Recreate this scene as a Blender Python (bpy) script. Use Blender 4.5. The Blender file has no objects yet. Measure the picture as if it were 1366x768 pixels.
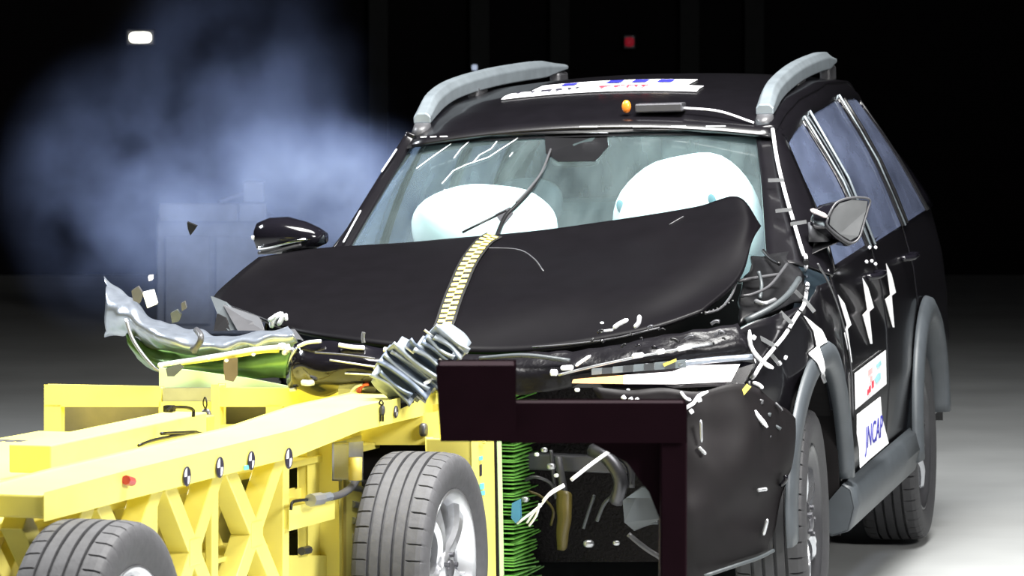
import bpy, math, random
from mathutils import Vector, Matrix, noise
random.seed(7)
R = math.radians
scene = bpy.context.scene
col = scene.collection

# ------------------------------------------------------------------ camera
FPX, CAMH, PHI = 6000.0, 1.9, R(3.41)
CAM = Vector((0, 0, CAMH))
cd = bpy.data.cameras.new('camera')
cd.sensor_width = 36.0
cd.lens = FPX / 1366.0 * 36.0
cd.clip_end = 200
cd.dof.use_dof = True
cd.dof.focus_distance = 13.4
cd.dof.aperture_fstop = 11
cam = bpy.data.objects.new('camera', cd)
col.objects.link(cam)
cam.location = CAM
cam.rotation_euler = (R(90) - PHI, 0, 0)
scene.camera = cam

# ------------------------------------------------------------------ world, lights, exposure
w = bpy.data.worlds.new('World')
scene.world = w
w.use_nodes = True
w.node_tree.nodes['Background'].inputs[0].default_value = (0.35, 0.42, 0.6, 1)
w.node_tree.nodes['Background'].inputs[1].default_value = 0.02

def area(name, loc, target, size, energy, color=(1, 1, 1), spread=180):
    l = bpy.data.lights.new(name, 'AREA')
    l.shape = 'RECTANGLE'
    l.size, l.size_y = size
    l.energy = energy
    l.color = color
    l.spread = R(spread)
    o = bpy.data.objects.new(name, l)
    col.objects.link(o)
    o.location = loc
    d = Vector(target) - Vector(loc)
    o.rotation_euler = d.to_track_quat('-Z', 'Y').to_euler()
    return o

area('overhead_light_bank', (0.6, 12.4, 6.8), (0.2, 13.0, 0.7), (5.0, 2.6), 1250, (1, 0.99, 0.96), 125)
area('side_light_bank', (5.2, 7.5, 4.6), (-0.3, 12.6, 0.6), (2.4, 1.6), 310, (1, 0.98, 0.95), 110)
area('rear_fill_light', (-7.2, 16.8, 6.0), (-1.3, 14.6, 0.9), (3.0, 1.6), 300, (0.9, 0.95, 1), 110)  # unseen light added behind for the smoke and rim sheen

vs = scene.view_settings
vs.view_transform = 'Standard'
vs.look = 'None'
vs.gamma = 1
vs.use_curve_mapping = False
vs.exposure = 0.0
scene.cycles.use_denoising = True
scene.cycles.volume_step_rate = 2.0
scene.cycles.volume_bounces = 1
scene.cycles.transparent_max_bounces = 16

# ------------------------------------------------------------------ reference frames
FW = Vector((0, math.cos(PHI), -math.sin(PHI)))
UP = Vector((0, math.sin(PHI), math.cos(PHI)))
RT = Vector((1, 0, 0))

class Frame:
    def __init__(s, o, yaw, roll, pitch):
        s.o = Vector(o)
        s.R = Matrix.Rotation(-R(yaw), 3, 'Z') @ Matrix.Rotation(R(roll), 3, 'Y') @ Matrix.Rotation(R(pitch), 3, 'X')
        s.Ri = s.R.transposed()
    def ray(s, px, py):
        d = FW * FPX + RT * (px - 683) - UP * (py - 384)
        return s.Ri @ (CAM - s.o), s.Ri @ d
    def hit(s, px, py, ax, v):
        o, d = s.ray(px, py)
        return o + d * ((v - o[ax]) / d[ax])
    def loc(s, p):
        return s.Ri @ (Vector(p) - s.o)
    def root(s, name):
        e = bpy.data.objects.new(name, None)
        e.empty_display_size = 0.2
        e.matrix_world = Matrix.Translation(s.o) @ s.R.to_4x4()
        col.objects.link(e)
        return e

def at(px, py, Y):
    d = FW * FPX + RT * (px - 683) - UP * (py - 384)
    return CAM + d * (Y / d.y)

CF = Frame((0.085, 13.86, 0), 12, -1.7, 0.8)      # car: +x its left side, +y rearwards
TF = Frame((-0.16, 12.77, 0), 16.5, 0, -1.0)     # trolley: +x its right side, +y forwards
P = lambda px, py, y: CF.hit(px, py, 1, y)
S = lambda px, py, x: CF.hit(px, py, 0, x)
TX = lambda px, py, x: TF.hit(px, py, 0, x)
TY = lambda px, py, y: TF.hit(px, py, 1, y)

# ------------------------------------------------------------------ materials
MATS = {}
def mat(name, c, rough=0.5, metal=0.0, var=0.12, scale=14.0, bump=0.0, emit=None, estr=0.0, spec=0.5, coat=0.0):
    if name in MATS: return MATS[name]
    m = bpy.data.materials.new(name)
    m.use_nodes = True
    nt = m.node_tree
    b = nt.nodes['Principled BSDF']
    tc = nt.nodes.new('ShaderNodeTexCoord')
    nz = nt.nodes.new('ShaderNodeTexNoise')
    nz.inputs['Scale'].default_value = scale
    nz.inputs['Detail'].default_value = 5
    nt.links.new(tc.outputs['Object'], nz.inputs['Vector'])
    r = nt.nodes.new('ShaderNodeValToRGB')
    r.color_ramp.elements[0].position = 0.3
    r.color_ramp.elements[1].position = 0.7
    r.color_ramp.elements[0].color = tuple(max(0, x * (1 - var)) for x in c) + (1,)
    r.color_ramp.elements[1].color = tuple(min(1, x * (1 + var)) for x in c) + (1,)
    nt.links.new(nz.outputs['Fac'], r.inputs['Fac'])
    nt.links.new(r.outputs['Color'], b.inputs['Base Color'])
    b.inputs['Roughness'].default_value = rough
    b.inputs['Metallic'].default_value = metal
    b.inputs['Specular IOR Level'].default_value = spec
    b.inputs['Coat Weight'].default_value = coat
    b.inputs['Coat Roughness'].default_value = 0.06
    if bump:
        bp = nt.nodes.new('ShaderNodeBump')
        bp.inputs['Strength'].default_value = bump
        bp.inputs['Distance'].default_value = 0.01
        nt.links.new(nz.outputs['Fac'], bp.inputs['Height'])
        nt.links.new(bp.outputs['Normal'], b.inputs['Normal'])
    if emit:
        b.inputs['Emission Color'].default_value = tuple(emit) + (1,)
        b.inputs['Emission Strength'].default_value = estr
    MATS[name] = m
    return m

def glass(name, tint, haze, hazecol, rough=0.04):
    m = bpy.data.materials.new(name)
    m.use_nodes = True
    nt = m.node_tree
    nt.nodes.remove(nt.nodes['Principled BSDF'])
    out = nt.nodes['Material Output']
    tr = nt.nodes.new('ShaderNodeBsdfTransparent'); tr.inputs[0].default_value = tint + (1,)
    gl = nt.nodes.new('ShaderNodeBsdfGlossy'); gl.inputs['Roughness'].default_value = rough
    lw_ = nt.nodes.new('ShaderNodeLayerWeight'); lw_.inputs['Blend'].default_value = 0.5
    pw = nt.nodes.new('ShaderNodeMath'); pw.operation = 'POWER'; pw.inputs[1].default_value = 4.0
    nt.links.new(lw_.outputs['Facing'], pw.inputs[0])
    fr = nt.nodes.new('ShaderNodeMath'); fr.operation = 'MULTIPLY_ADD'; fr.inputs[1].default_value = 0.5; fr.inputs[2].default_value = 0.03
    nt.links.new(pw.outputs[0], fr.inputs[0])
    m1 = nt.nodes.new('ShaderNodeMixShader')
    nt.links.new(fr.outputs[0], m1.inputs[0]); nt.links.new(tr.outputs[0], m1.inputs[1]); nt.links.new(gl.outputs[0], m1.inputs[2])
    di = nt.nodes.new('ShaderNodeBsdfDiffuse'); di.inputs[0].default_value = hazecol + (1,)
    tl = nt.nodes.new('ShaderNodeBsdfTranslucent'); tl.inputs[0].default_value = hazecol + (1,)
    md = nt.nodes.new('ShaderNodeMixShader'); md.inputs[0].default_value = 0.5
    nt.links.new(di.outputs[0], md.inputs[1]); nt.links.new(tl.outputs[0], md.inputs[2])
    tc = nt.nodes.new('ShaderNodeTexCoord')
    mp = nt.nodes.new('ShaderNodeMapping'); mp.inputs['Scale'].default_value = (9, 2, 2)
    nz = nt.nodes.new('ShaderNodeTexNoise'); nz.inputs['Scale'].default_value = 1.6; nz.inputs['Detail'].default_value = 4
    nt.links.new(tc.outputs['Object'], mp.inputs[0]); nt.links.new(mp.outputs[0], nz.inputs['Vector'])
    mr = nt.nodes.new('ShaderNodeMapRange')
    mr.inputs['From Min'].default_value = 0.3; mr.inputs['From Max'].default_value = 0.75
    mr.inputs['To Min'].default_value = haze * 0.6; mr.inputs['To Max'].default_value = haze * 1.4
    nt.links.new(nz.outputs['Fac'], mr.inputs['Value'])
    m2 = nt.nodes.new('ShaderNodeMixShader')
    nt.links.new(mr.outputs[0], m2.inputs[0]); nt.links.new(m1.outputs[0], m2.inputs[1]); nt.links.new(md.outputs[0], m2.inputs[2])
    nt.links.new(m2.outputs[0], out.inputs['Surface'])
    MATS[name] = m
    return m

paint = mat('black_paint', (0.005, 0.0045, 0.006), 0.28, coat=0.35, spec=0.35)
hoodm = mat('hood_black', (0.0028, 0.0024, 0.0033), 0.42, spec=0.11)
clad = mat('grey_cladding', (0.05, 0.058, 0.066), 0.5)
blackp = mat('black_plastic', (0.006, 0.006, 0.007), 0.35, spec=0.35)
glossp = mat('gloss_black_plastic', (0.006, 0.0055, 0.008), 0.12, spec=0.45)
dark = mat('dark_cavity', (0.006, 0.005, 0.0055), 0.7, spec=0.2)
rubber = mat('tyre_rubber', (0.03, 0.03, 0.033), 0.62, bump=0.15, scale=40)
rubber2 = mat('dusty_tyre_rubber', (0.055, 0.055, 0.06), 0.7, bump=0.15, scale=40)
alloy = mat('alloy', (0.62, 0.63, 0.66), 0.28, 0.85)
darkalloy = mat('dark_alloy', (0.06, 0.06, 0.065), 0.3, 0.5)
alu = mat('aluminium_sheet', (0.36, 0.40, 0.47), 0.3, 0.75, bump=0.3, scale=22)
satin = mat('satin_rail', (0.27, 0.31, 0.34), 0.38, 0.5)
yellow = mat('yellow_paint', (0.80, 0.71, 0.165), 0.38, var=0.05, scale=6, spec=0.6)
yellow2 = mat('darker_yellow', (0.55, 0.44, 0.08), 0.5, var=0.08, scale=5)  # darker yellow for webs, beam end, rib and one recess panel
green = mat('green_honeycomb', (0.09, 0.27, 0.04), 0.5, var=0.3, scale=30)
palegreen = mat('pale_green_sheet', (0.68, 0.86, 0.45), 0.4, var=0.05)
olive = mat('green_stained_sheet', (0.16, 0.30, 0.09), 0.3, 0.3, var=0.4, scale=9)
white = mat('white_vinyl', (0.9, 0.9, 0.92), 0.45, var=0.03)
whitep = mat('white_plastic', (0.85, 0.85, 0.88), 0.35, var=0.05)
airbagm = mat('airbag_fabric', (0.88, 0.9, 0.91), 0.8, var=0.04, bump=0.2, scale=5)
greyfab = mat('grey_fabric', (0.06, 0.075, 0.085), 0.9)
lightfab = mat('light_headliner', (0.13, 0.18, 0.20), 0.9)
steel = mat('steel', (0.45, 0.46, 0.48), 0.35, 0.8)
darksteel = mat('dark_steel', (0.09, 0.09, 0.1), 0.4, 0.6)
chrome = mat('chrome', (0.85, 0.87, 0.9), 0.1, 1.0, var=0.02)
glint = mat('bright_trim_glint', (0.9, 0.91, 0.95), 0.22, 0.3, var=0.03)  # near-white for small trim and for glints built as pieces
greyp = mat('grey_plastic', (0.06, 0.06, 0.065), 0.4)
slate = mat('slate_plastic', (0.05, 0.058, 0.063), 0.45)
red = mat('red_ink', (0.75, 0.03, 0.06), 0.5)
pink = mat('pale_red_ink', (0.85, 0.5, 0.5), 0.5)
cyan = mat('pale_cyan_ink', (0.35, 0.68, 0.72), 0.5)
ink = mat('dark_ink', (0.015, 0.012, 0.03), 0.5)
blueink = mat('blue_ink', (0.02, 0.02, 0.3), 0.5)
wirered = mat('red_wire', (0.7, 0.12, 0.08), 0.4)
orange = mat('orange_lens', (0.8, 0.22, 0.02), 0.3)
tapey = mat('yellow_tape', (0.95, 0.8, 0.16), 0.5, var=0.05)
gtape = mat('grey_tape', (0.16, 0.165, 0.17), 0.5)
mirrorg = mat('mirror_glass', (0.17, 0.175, 0.18), 0.3, 0.4)
bluep = mat('blue_plastic', (0.04, 0.16, 0.26), 0.35)
ochre = mat('ochre_plastic', (0.06, 0.045, 0.005), 0.5)
standm = mat('maroon_black_steel', (0.011, 0.003, 0.006), 0.7, spec=0.06)
cabm = mat('cabinet_paint', (0.28, 0.32, 0.42), 0.6)
wsglass = glass('windscreen_glass', (0.74, 0.90, 0.90), 0.085, (0.7, 0.9, 0.92))  # smoke haze of the cabin mixed into the glass
sideglass = glass('side_window_glass', (0.35, 0.38, 0.45), 0.22, (0.42, 0.5, 0.78))  # bluish smoke haze put into the window colour
drl = mat('lit_headlamp', (0.9, 0.85, 0.85), 0.3, emit=(1, 0.93, 0.93), estr=1.6)
drlo = mat('lit_amber_lamp', (0.9, 0.5, 0.2), 0.3, emit=(1, 0.62, 0.3), estr=1.0)

# ------------------------------------------------------------------ mesh helpers
class MB:
    def __init__(s): s.v, s.f = [], []
    def add(s, vs, fs):
        n = len(s.v)
        s.v += [tuple(v) for v in vs]
        s.f += [tuple(i + n for i in f) for f in fs]
        return s
    def box(s, c, size, M=None):
        h = Vector(size) / 2
        vs = []
        for x in (-1, 1):
            for y in (-1, 1):
                for z in (-1, 1):
                    q = Vector((x * h.x, y * h.y, z * h.z))
                    vs.append(Vector(c) + (M @ q if M else q))
        return s.add(vs, [(0, 1, 3, 2), (4, 6, 7, 5), (0, 4, 5, 1), (2, 3, 7, 6), (0, 2, 6, 4), (1, 5, 7, 3)])
    def bar(s, p, q, wd, ht, up=(0, 0, 1)):
        p, q = Vector(p), Vector(q)
        d = q - p
        x = d.normalized()
        y = Vector(up).cross(x)
        if y.length < 1e-4: y = Vector((1, 0, 0)).cross(x)
        y.normalize()
        z = x.cross(y)
        return s.box((p + q) / 2, (d.length, wd, ht), Matrix((x, y, z)).transposed())
    def prism(s, pts, off):
        n = len(pts)
        off = Vector(off)
        vs = [Vector(p) for p in pts] + [Vector(p) + off for p in pts]
        fs = [tuple(range(n)), tuple(range(2 * n - 1, n - 1, -1))]
        fs += [(i, (i + 1) % n, n + (i + 1) % n, n + i) for i in range(n)]
        return s.add(vs, fs)
    def tube(s, pts, r, n=8, taper=None):
        pts = [Vector(p) for p in pts]
        vs, fs = [], []
        prev = None
        for i, p in enumerate(pts):
            t = (pts[min(i + 1, len(pts) - 1)] - pts[max(i - 1, 0)]).normalized()
            a = prev if prev else (Vector((0, 0, 1)) if abs(t.z) < .9 else Vector((1, 0, 0)))
            y = (a - t * a.dot(t)).normalized()
            prev = y
            z = t.cross(y)
            rr = r[i] if isinstance(r, (list, tuple)) else r
            for k in range(n):
                an = 2 * math.pi * k / n
                vs.append(p + y * math.cos(an) * rr + z * math.sin(an) * rr)
        for i in range(len(pts) - 1):
            for k in range(n):
                a, b = i * n + k, i * n + (k + 1) % n
                fs.append((a, b, b + n, a + n))
        fs.append(tuple(range(n - 1, -1, -1)))
        fs.append(tuple(range((len(pts) - 1) * n, len(pts) * n)))
        return s.add(vs, fs)
    def grid(s, rows):
        m = len(rows[0])
        vs = [p for r in rows for p in r]
        fs = []
        for i in range(len(rows) - 1):
            for j in range(m - 1):
                a = i * m + j
                fs.append((a, a + 1, a + 1 + m, a + m))
        return s.add(vs, fs)
    def loft(s, rings):
        n = len(rings[0])
        vs = [p for r in rings for p in r]
        fs = []
        for i in range(len(rings) - 1):
            for k in range(n):
                a, b = i * n + k, i * n + (k + 1) % n
                fs.append((a, b, b + n, a + n))
        fs.append(tuple(range(n - 1, -1, -1)))
        fs.append(tuple(range((len(rings) - 1) * n, len(rings) * n)))
        return s.add(vs, fs)
    def lathe(s, prof, n=48, fn=None, closed=False):
        # about local x; prof (x, r)
        vs, fs = [], []
        m = len(prof)
        for i in range(n):
            a = 2 * math.pi * i / n
            for j, (x, r) in enumerate(prof):
                rr = r - (fn(i, j, x, r) if fn else 0)
                vs.append((x, rr * math.cos(a), rr * math.sin(a)))
        for i in range(n):
            for j in range(m - 1 if not closed else m):
                a = i * m + j; b = i * m + (j + 1) % m
                c = ((i + 1) % n) * m + (j + 1) % m; d = ((i + 1) % n) * m + j
                fs.append((a, b, c, d))
        return s.add(vs, fs)
    def build(s, name, m, parent=None, smooth=False, bevel=0, solid=0, offset=-1):
        me = bpy.data.meshes.new(name)
        me.from_pydata(s.v, [], s.f)
        me.materials.append(m)
        return link(name, me, parent, smooth, bevel, solid, offset)

def link(name, me, parent=None, smooth=False, bevel=0, solid=0, offset=-1):
    if smooth: me.polygons.foreach_set('use_smooth', [True] * len(me.polygons))
    me.update()
    o = bpy.data.objects.new(name, me)
    col.objects.link(o)
    if parent: o.parent = parent
    if solid:
        md = o.modifiers.new('thickness', 'SOLIDIFY'); md.thickness = solid; md.offset = offset
    if bevel:
        md = o.modifiers.new('bevel', 'BEVEL'); md.width = bevel; md.segments = 2; md.limit_method = 'ANGLE'
    return o

def tag(o, label, cat, group=None, kind=None):
    if label: o['label'] = label
    if cat: o['category'] = cat
    if group: o['group'] = group
    if kind: o['kind'] = kind
    return o

def cr(pts, n):
    """Catmull-Rom resample to n points"""
    pts = [Vector(p) for p in pts]
    if len(pts) == 2: return [pts[0].lerp(pts[1], i / (n - 1)) for i in range(n)]
    out = []
    m = len(pts) - 1
    for i in range(n):
        t = i / (n - 1) * m
        k = min(int(t), m - 1)
        u = t - k
        p1, p2 = pts[k], pts[k + 1]
        p0 = pts[k - 1] if k > 0 else p1 * 2 - p2
        p3 = pts[k + 2] if k + 2 <= m else p2 * 2 - p1
        out.append(0.5 * ((2 * p1) + (p2 - p0) * u + (2 * p0 - 5 * p1 + 4 * p2 - p3) * u * u + (3 * p1 - p0 - 3 * p2 + p3) * u ** 3))
    return out

def patch(rows, nu=24, nv=12, crumple=0.0, cs=6.0):
    rr = [cr(r, nu) for r in rows]
    cols = [cr([r[i] for r in rr], nv) for i in range(nu)]
    g = [[cols[i][j] for i in range(nu)] for j in range(nv)]
    if crumple:
        g = [[p + noise.noise_vector(p * cs) * crumple for p in r] for r in g]
    return g

def ell(c, ax, ay, n=20, power=2.0):
    out = []
    for k in range(n):
        t = 2 * math.pi * k / n
        ct, st = math.cos(t), math.sin(t)
        out.append(Vector(c) + Vector(ax) * math.copysign(abs(ct) ** (2 / power), ct) + Vector(ay) * math.copysign(abs(st) ** (2 / power), st))
    return out

def blob(rx, ry, rz, c, nu=28, nv=16, power=2.0, wob=0.0):
    rings = []
    for j in range(nv + 1):
        t = -math.pi / 2 + math.pi * (j + 0.02) / (nv + 0.04)
        cz, sz = math.cos(t), math.sin(t)
        ring = []
        for k in range(nu):
            a = 2 * math.pi * k / nu
            f = lambda v: math.copysign(abs(v) ** (2 / power), v)
            p = Vector((rx * f(cz) * f(math.cos(a)), ry * f(cz) * f(math.sin(a)), rz * f(sz)))
            if wob: p *= 1 + wob * noise.noise(p * 6)
            ring.append(p + Vector(c))
        rings.append(ring)
    return MB().loft(rings)

def text_obj(name, body, M, size, m, parent, sx=1.0, shear=0.0):
    cu = bpy.data.curves.new(name, 'FONT')
    cu.body = body; cu.size = size; cu.align_x = 'CENTER'; cu.align_y = 'CENTER'; cu.extrude = 0.0008; cu.shear = shear
    cu.resolution_u = 3
    t = bpy.data.objects.new(name, cu)
    col.objects.link(t)
    bpy.context.view_layer.update()
    me = bpy.data.meshes.new_from_object(t.evaluated_get(bpy.context.evaluated_depsgraph_get()))
    bpy.data.objects.remove(t)
    for v in me.vertices:
        v.co = M @ Vector((v.co.x * sx, v.co.y, v.co.z))
    me.materials.clear()
    me.materials.append(m)
    return link(name, me, parent)

# ------------------------------------------------------------------ the hall
def struct(name, mb, m):
    o = mb.build(name, m)
    o['kind'] = 'structure'
    return o
floorm = mat('hall_floor', (0.36, 0.37, 0.37), 0.42, var=0.12, scale=1.4)
wallm = mat('dark_wall', (0.007, 0.006, 0.007), 0.9, spec=0.1)
colm = mat('column_paint', (0.009, 0.010, 0.010), 0.8)
struct('floor', MB().box((0, 15, -0.05), (30, 40, 0.1)), floorm)
struct('wall_back', MB().box((0, 33.6, 4.5), (30, 0.2, 9)), wallm)
struct('wall_left', MB().box((-12, 15, 4.5), (0.2, 37, 9)), wallm)
struct('wall_right', MB().box((9, 15, 4.5), (0.2, 37, 9)), mat('grey_wall', (.3, .31, .33), .7))
struct('ceiling', MB().box((0, 15, 9.05), (24, 37, 0.1)), wallm)
for i, px in enumerate((505, 640, 747, 920, 1006)):
    p = at(px, 30, 33.4)
    struct('trim_%d' % (i + 1), MB().box((p.x, 33.42, 4.5), (0.14, 0.16, 9)), colm)

# lamps on the back wall, plus a glowing speck standing in for debris
def wall_lamp(px, py, wd, ht, colr, strength, label):
    p = at(px, py, 33.3)
    e = bpy.data.objects.new('wall_lamp', None); e.location = (p.x, 33.5, p.z); col.objects.link(e)
    MB().box((0, -0.06, 0), (wd * 1.3, 0.12, ht * 1.5)).build('housing', darksteel, e, bevel=0.01)
    ring = [ell((0, -0.121, 0), (wd / 2, 0, 0), (0, 0, ht / 2), 20, 3.5), ell((0, -0.16, 0), (wd / 2.1, 0, 0), (0, 0, ht / 2.1), 20, 3.5), ell((0, -0.175, 0), (wd / 3, 0, 0), (0, 0, ht / 3), 20, 3)]
    MB().loft(ring).build('lens', mat('lamp_glow_%d' % px, colr, emit=colr, estr=strength), e, smooth=True)
    tag(e, label, 'lamp')
wall_lamp(186, 50, 0.16, 0.075, (1, 0.97, 0.8), 9, 'bright warm-white oval lamp on the far wall, top left above the smoke')
wall_lamp(633, 90, 0.045, 0.045, (0.5, 0.58, 0.75), 0.8, 'tiny dim bluish glowing speck beside the roof rail, standing in for debris')
wall_lamp(840, 56, 0.07, 0.07, (0.5, 0.02, 0.04), 0.25, 'faint round red lamp on the dark far wall above the roof')

# pale equipment cabinet in the haze
def cabinet():
    Y = 27.0
    a = at(208, 270, Y); b = at(358, 270, Y)
    e = bpy.data.objects.new('equipment_cabinet', None); e.location = ((a.x + b.x) / 2, Y, 0); col.objects.link(e)
    W = b.x - a.x; Ht = a.z
    MB().box((0, 0.3, Ht / 2 - 0.04), (W, 0.55, Ht - 0.1)).build('body', cabm, e, bevel=0.01)
    MB().box((-W * 0.12, 0, Ht - 0.06), (W * 0.70, 0.06, 0.11)).build('top_panel', cabm, e, bevel=0.006)
    MB().box((W * 0.36, 0, Ht - 0.06), (W * 0.24, 0.06, 0.11)).build('top_panel', cabm, e, bevel=0.006)
    MB().box((W * 0.36, 0.16, Ht + 0.06), (0.12, 0.14, 0.12)).build('junction_box', cabm, e, bevel=0.006)
    MB().bar((W * 0.05, 0.16, Ht), (W * 0.28, 0.16, Ht + 0.05), 0.03, 0.015).build('cable_duct', cabm, e)
    MB().box((-W * 0.22, 0.0, Ht * 0.42), (W * 0.4, 0.02, Ht * 0.66)).build('door', cabm, e, bevel=0.005)
    MB().box((W * 0.24, 0.0, Ht * 0.42), (W * 0.42, 0.02, Ht * 0.66)).build('door', cabm, e, bevel=0.005)
    tag(e, 'pale blue-grey equipment cabinet half hidden in smoke on the hall floor', 'cabinet')
cabinet()

# ------------------------------------------------------------------ smoke
def smoke(name, c, size, lobes, dens, label):
    e = blob(size[0], size[1], size[2], (0, 0, 0), 24, 14).build(name, None_mat := bpy.data.materials.new(name + '_volume'))
    m = None_mat
    m.use_nodes = True
    nt = m.node_tree
    nt.nodes.remove(nt.nodes['Principled BSDF'])
    out = nt.nodes['Material Output']
    sc = nt.nodes.new('ShaderNodeVolumeScatter')
    sc.inputs['Color'].default_value = (0.40, 0.53, 1.0, 1)
    sc.inputs['Anisotropy'].default_value = 0.0
    tc = nt.nodes.new('ShaderNodeTexCoord')
    nz = nt.nodes.new('ShaderNodeTexNoise')
    nz.inputs['Scale'].default_value = 2.6; nz.inputs['Detail'].default_value = 4; nz.inputs['Roughness'].default_value = 0.55
    nt.links.new(tc.outputs['Object'], nz.inputs['Vector'])
    mr = nt.nodes.new('ShaderNodeMapRange')
    mr.inputs['From Min'].default_value = 0.40; mr.inputs['From Max'].default_value = 0.66
    nt.links.new(nz.outputs['Fac'], mr.inputs['Value'])
    total = None
    for (lc, lr, lw) in lobes:
        sb = nt.nodes.new('ShaderNodeVectorMath'); sb.operation = 'SUBTRACT'; sb.inputs[1].default_value = lc
        nt.links.new(tc.outputs['Object'], sb.inputs[0])
        dv = nt.nodes.new('ShaderNodeVectorMath'); dv.operation = 'DIVIDE'; dv.inputs[1].default_value = lr
        nt.links.new(sb.outputs[0], dv.inputs[0])
        ln = nt.nodes.new('ShaderNodeVectorMath'); ln.operation = 'LENGTH'
        nt.links.new(dv.outputs[0], ln.inputs[0])
        fm = nt.nodes.new('ShaderNodeMapRange'); fm.interpolation_type = 'SMOOTHSTEP'
        fm.inputs['From Min'].default_value = 0.1; fm.inputs['From Max'].default_value = 1.0
        fm.inputs['To Min'].default_value = lw; fm.inputs['To Max'].default_value = 0
        nt.links.new(ln.outputs['Value'], fm.inputs['Value'])
        if total is None: total = fm.outputs[0]
        else:
            ad = nt.nodes.new('ShaderNodeMath'); ad.operation = 'ADD'
            nt.links.new(total, ad.inputs[0]); nt.links.new(fm.outputs[0], ad.inputs[1]); total = ad.outputs[0]
    mu = nt.nodes.new('ShaderNodeMath'); mu.operation = 'MULTIPLY'
    nt.links.new(mr.outputs[0], mu.inputs[0]); nt.links.new(total, mu.inputs[1])
    m2 = nt.nodes.new('ShaderNodeMath'); m2.operation = 'MULTIPLY'; m2.inputs[1].default_value = dens
    nt.links.new(mu.outputs[0], m2.inputs[0])
    nt.links.new(m2.outputs[0], sc.inputs['Density'])
    nt.links.new(sc.outputs[0], out.inputs['Volume'])
    e.location = c
    tag(e, label, 'smoke', kind='stuff')
    return e
sc0 = at(320, 250, 16.4)
smoke('smoke_cloud', sc0, (0.92, 1.1, 1.0),
      [((0.15, 0, -0.12), (0.75, 0.9, 0.5), 1.0), ((0.0, 0, 0.28), (0.6, 0.8, 0.6), 0.28), ((-0.45, 0.1, -0.02), (0.5, 0.8, 0.6), 0.4), ((0.35, 0, 0.0), (0.35, 0.7, 0.35), 0.8)],
      1.25, 'drifting blue-grey cloud of airbag smoke behind the crumpled hood')

# ------------------------------------------------------------------ wheels
WC = {}
def tyre_mesh(style):
    k = 'tyre' + style
    if k in WC: return WC[k]
    prof = [(-0.088, 0.222), (-0.104, 0.25), (-0.111, 0.285), (-0.107, 0.312), (-0.099, 0.326), (-0.086, 0.3315), (-0.066, 0.3335)]
    for gx in (-0.052, -0.018, 0.018, 0.052):
        prof += [(gx - 0.0048, 0.3345), (gx - 0.0042, 0.323), (gx + 0.0042, 0.323), (gx + 0.0048, 0.3345)]
    prof += [(0.066, 0.3335), (0.086, 0.3315), (0.099, 0.326), (0.107, 0.312), (0.111, 0.285), (0.104, 0.25), (0.088, 0.222)]
    def fn(i, j, x, r):
        if 0.062 < abs(x) < 0.1 and r > 0.32 and i % 16 == 0: return 0.007
        return 0
    mb = MB().lathe(prof, 704, fn)
    me = bpy.data.meshes.new('tyre')
    me.from_pydata(mb.v, [], mb.f)
    me.materials.append(rubber2 if style == 'trolley' else rubber)
    me.polygons.foreach_set('use_smooth', [not (max(abs(me.vertices[v].co.x) for v in p.vertices) < 0.1 and p.index >= 0) for p in me.polygons])
    me.update()
    WC[k] = me
    return me

def part_mesh(key, fn, m, smooth=False):
    if key in WC: return WC[key]
    mb = MB(); fn(mb)
    me = bpy.data.meshes.new(key)
    me.from_pydata(mb.v, [], mb.f)
    me.materials.append(m)
    if smooth: me.polygons.foreach_set('use_smooth', [True] * len(me.polygons))
    me.update()
    WC[key] = me
    return me

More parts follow.
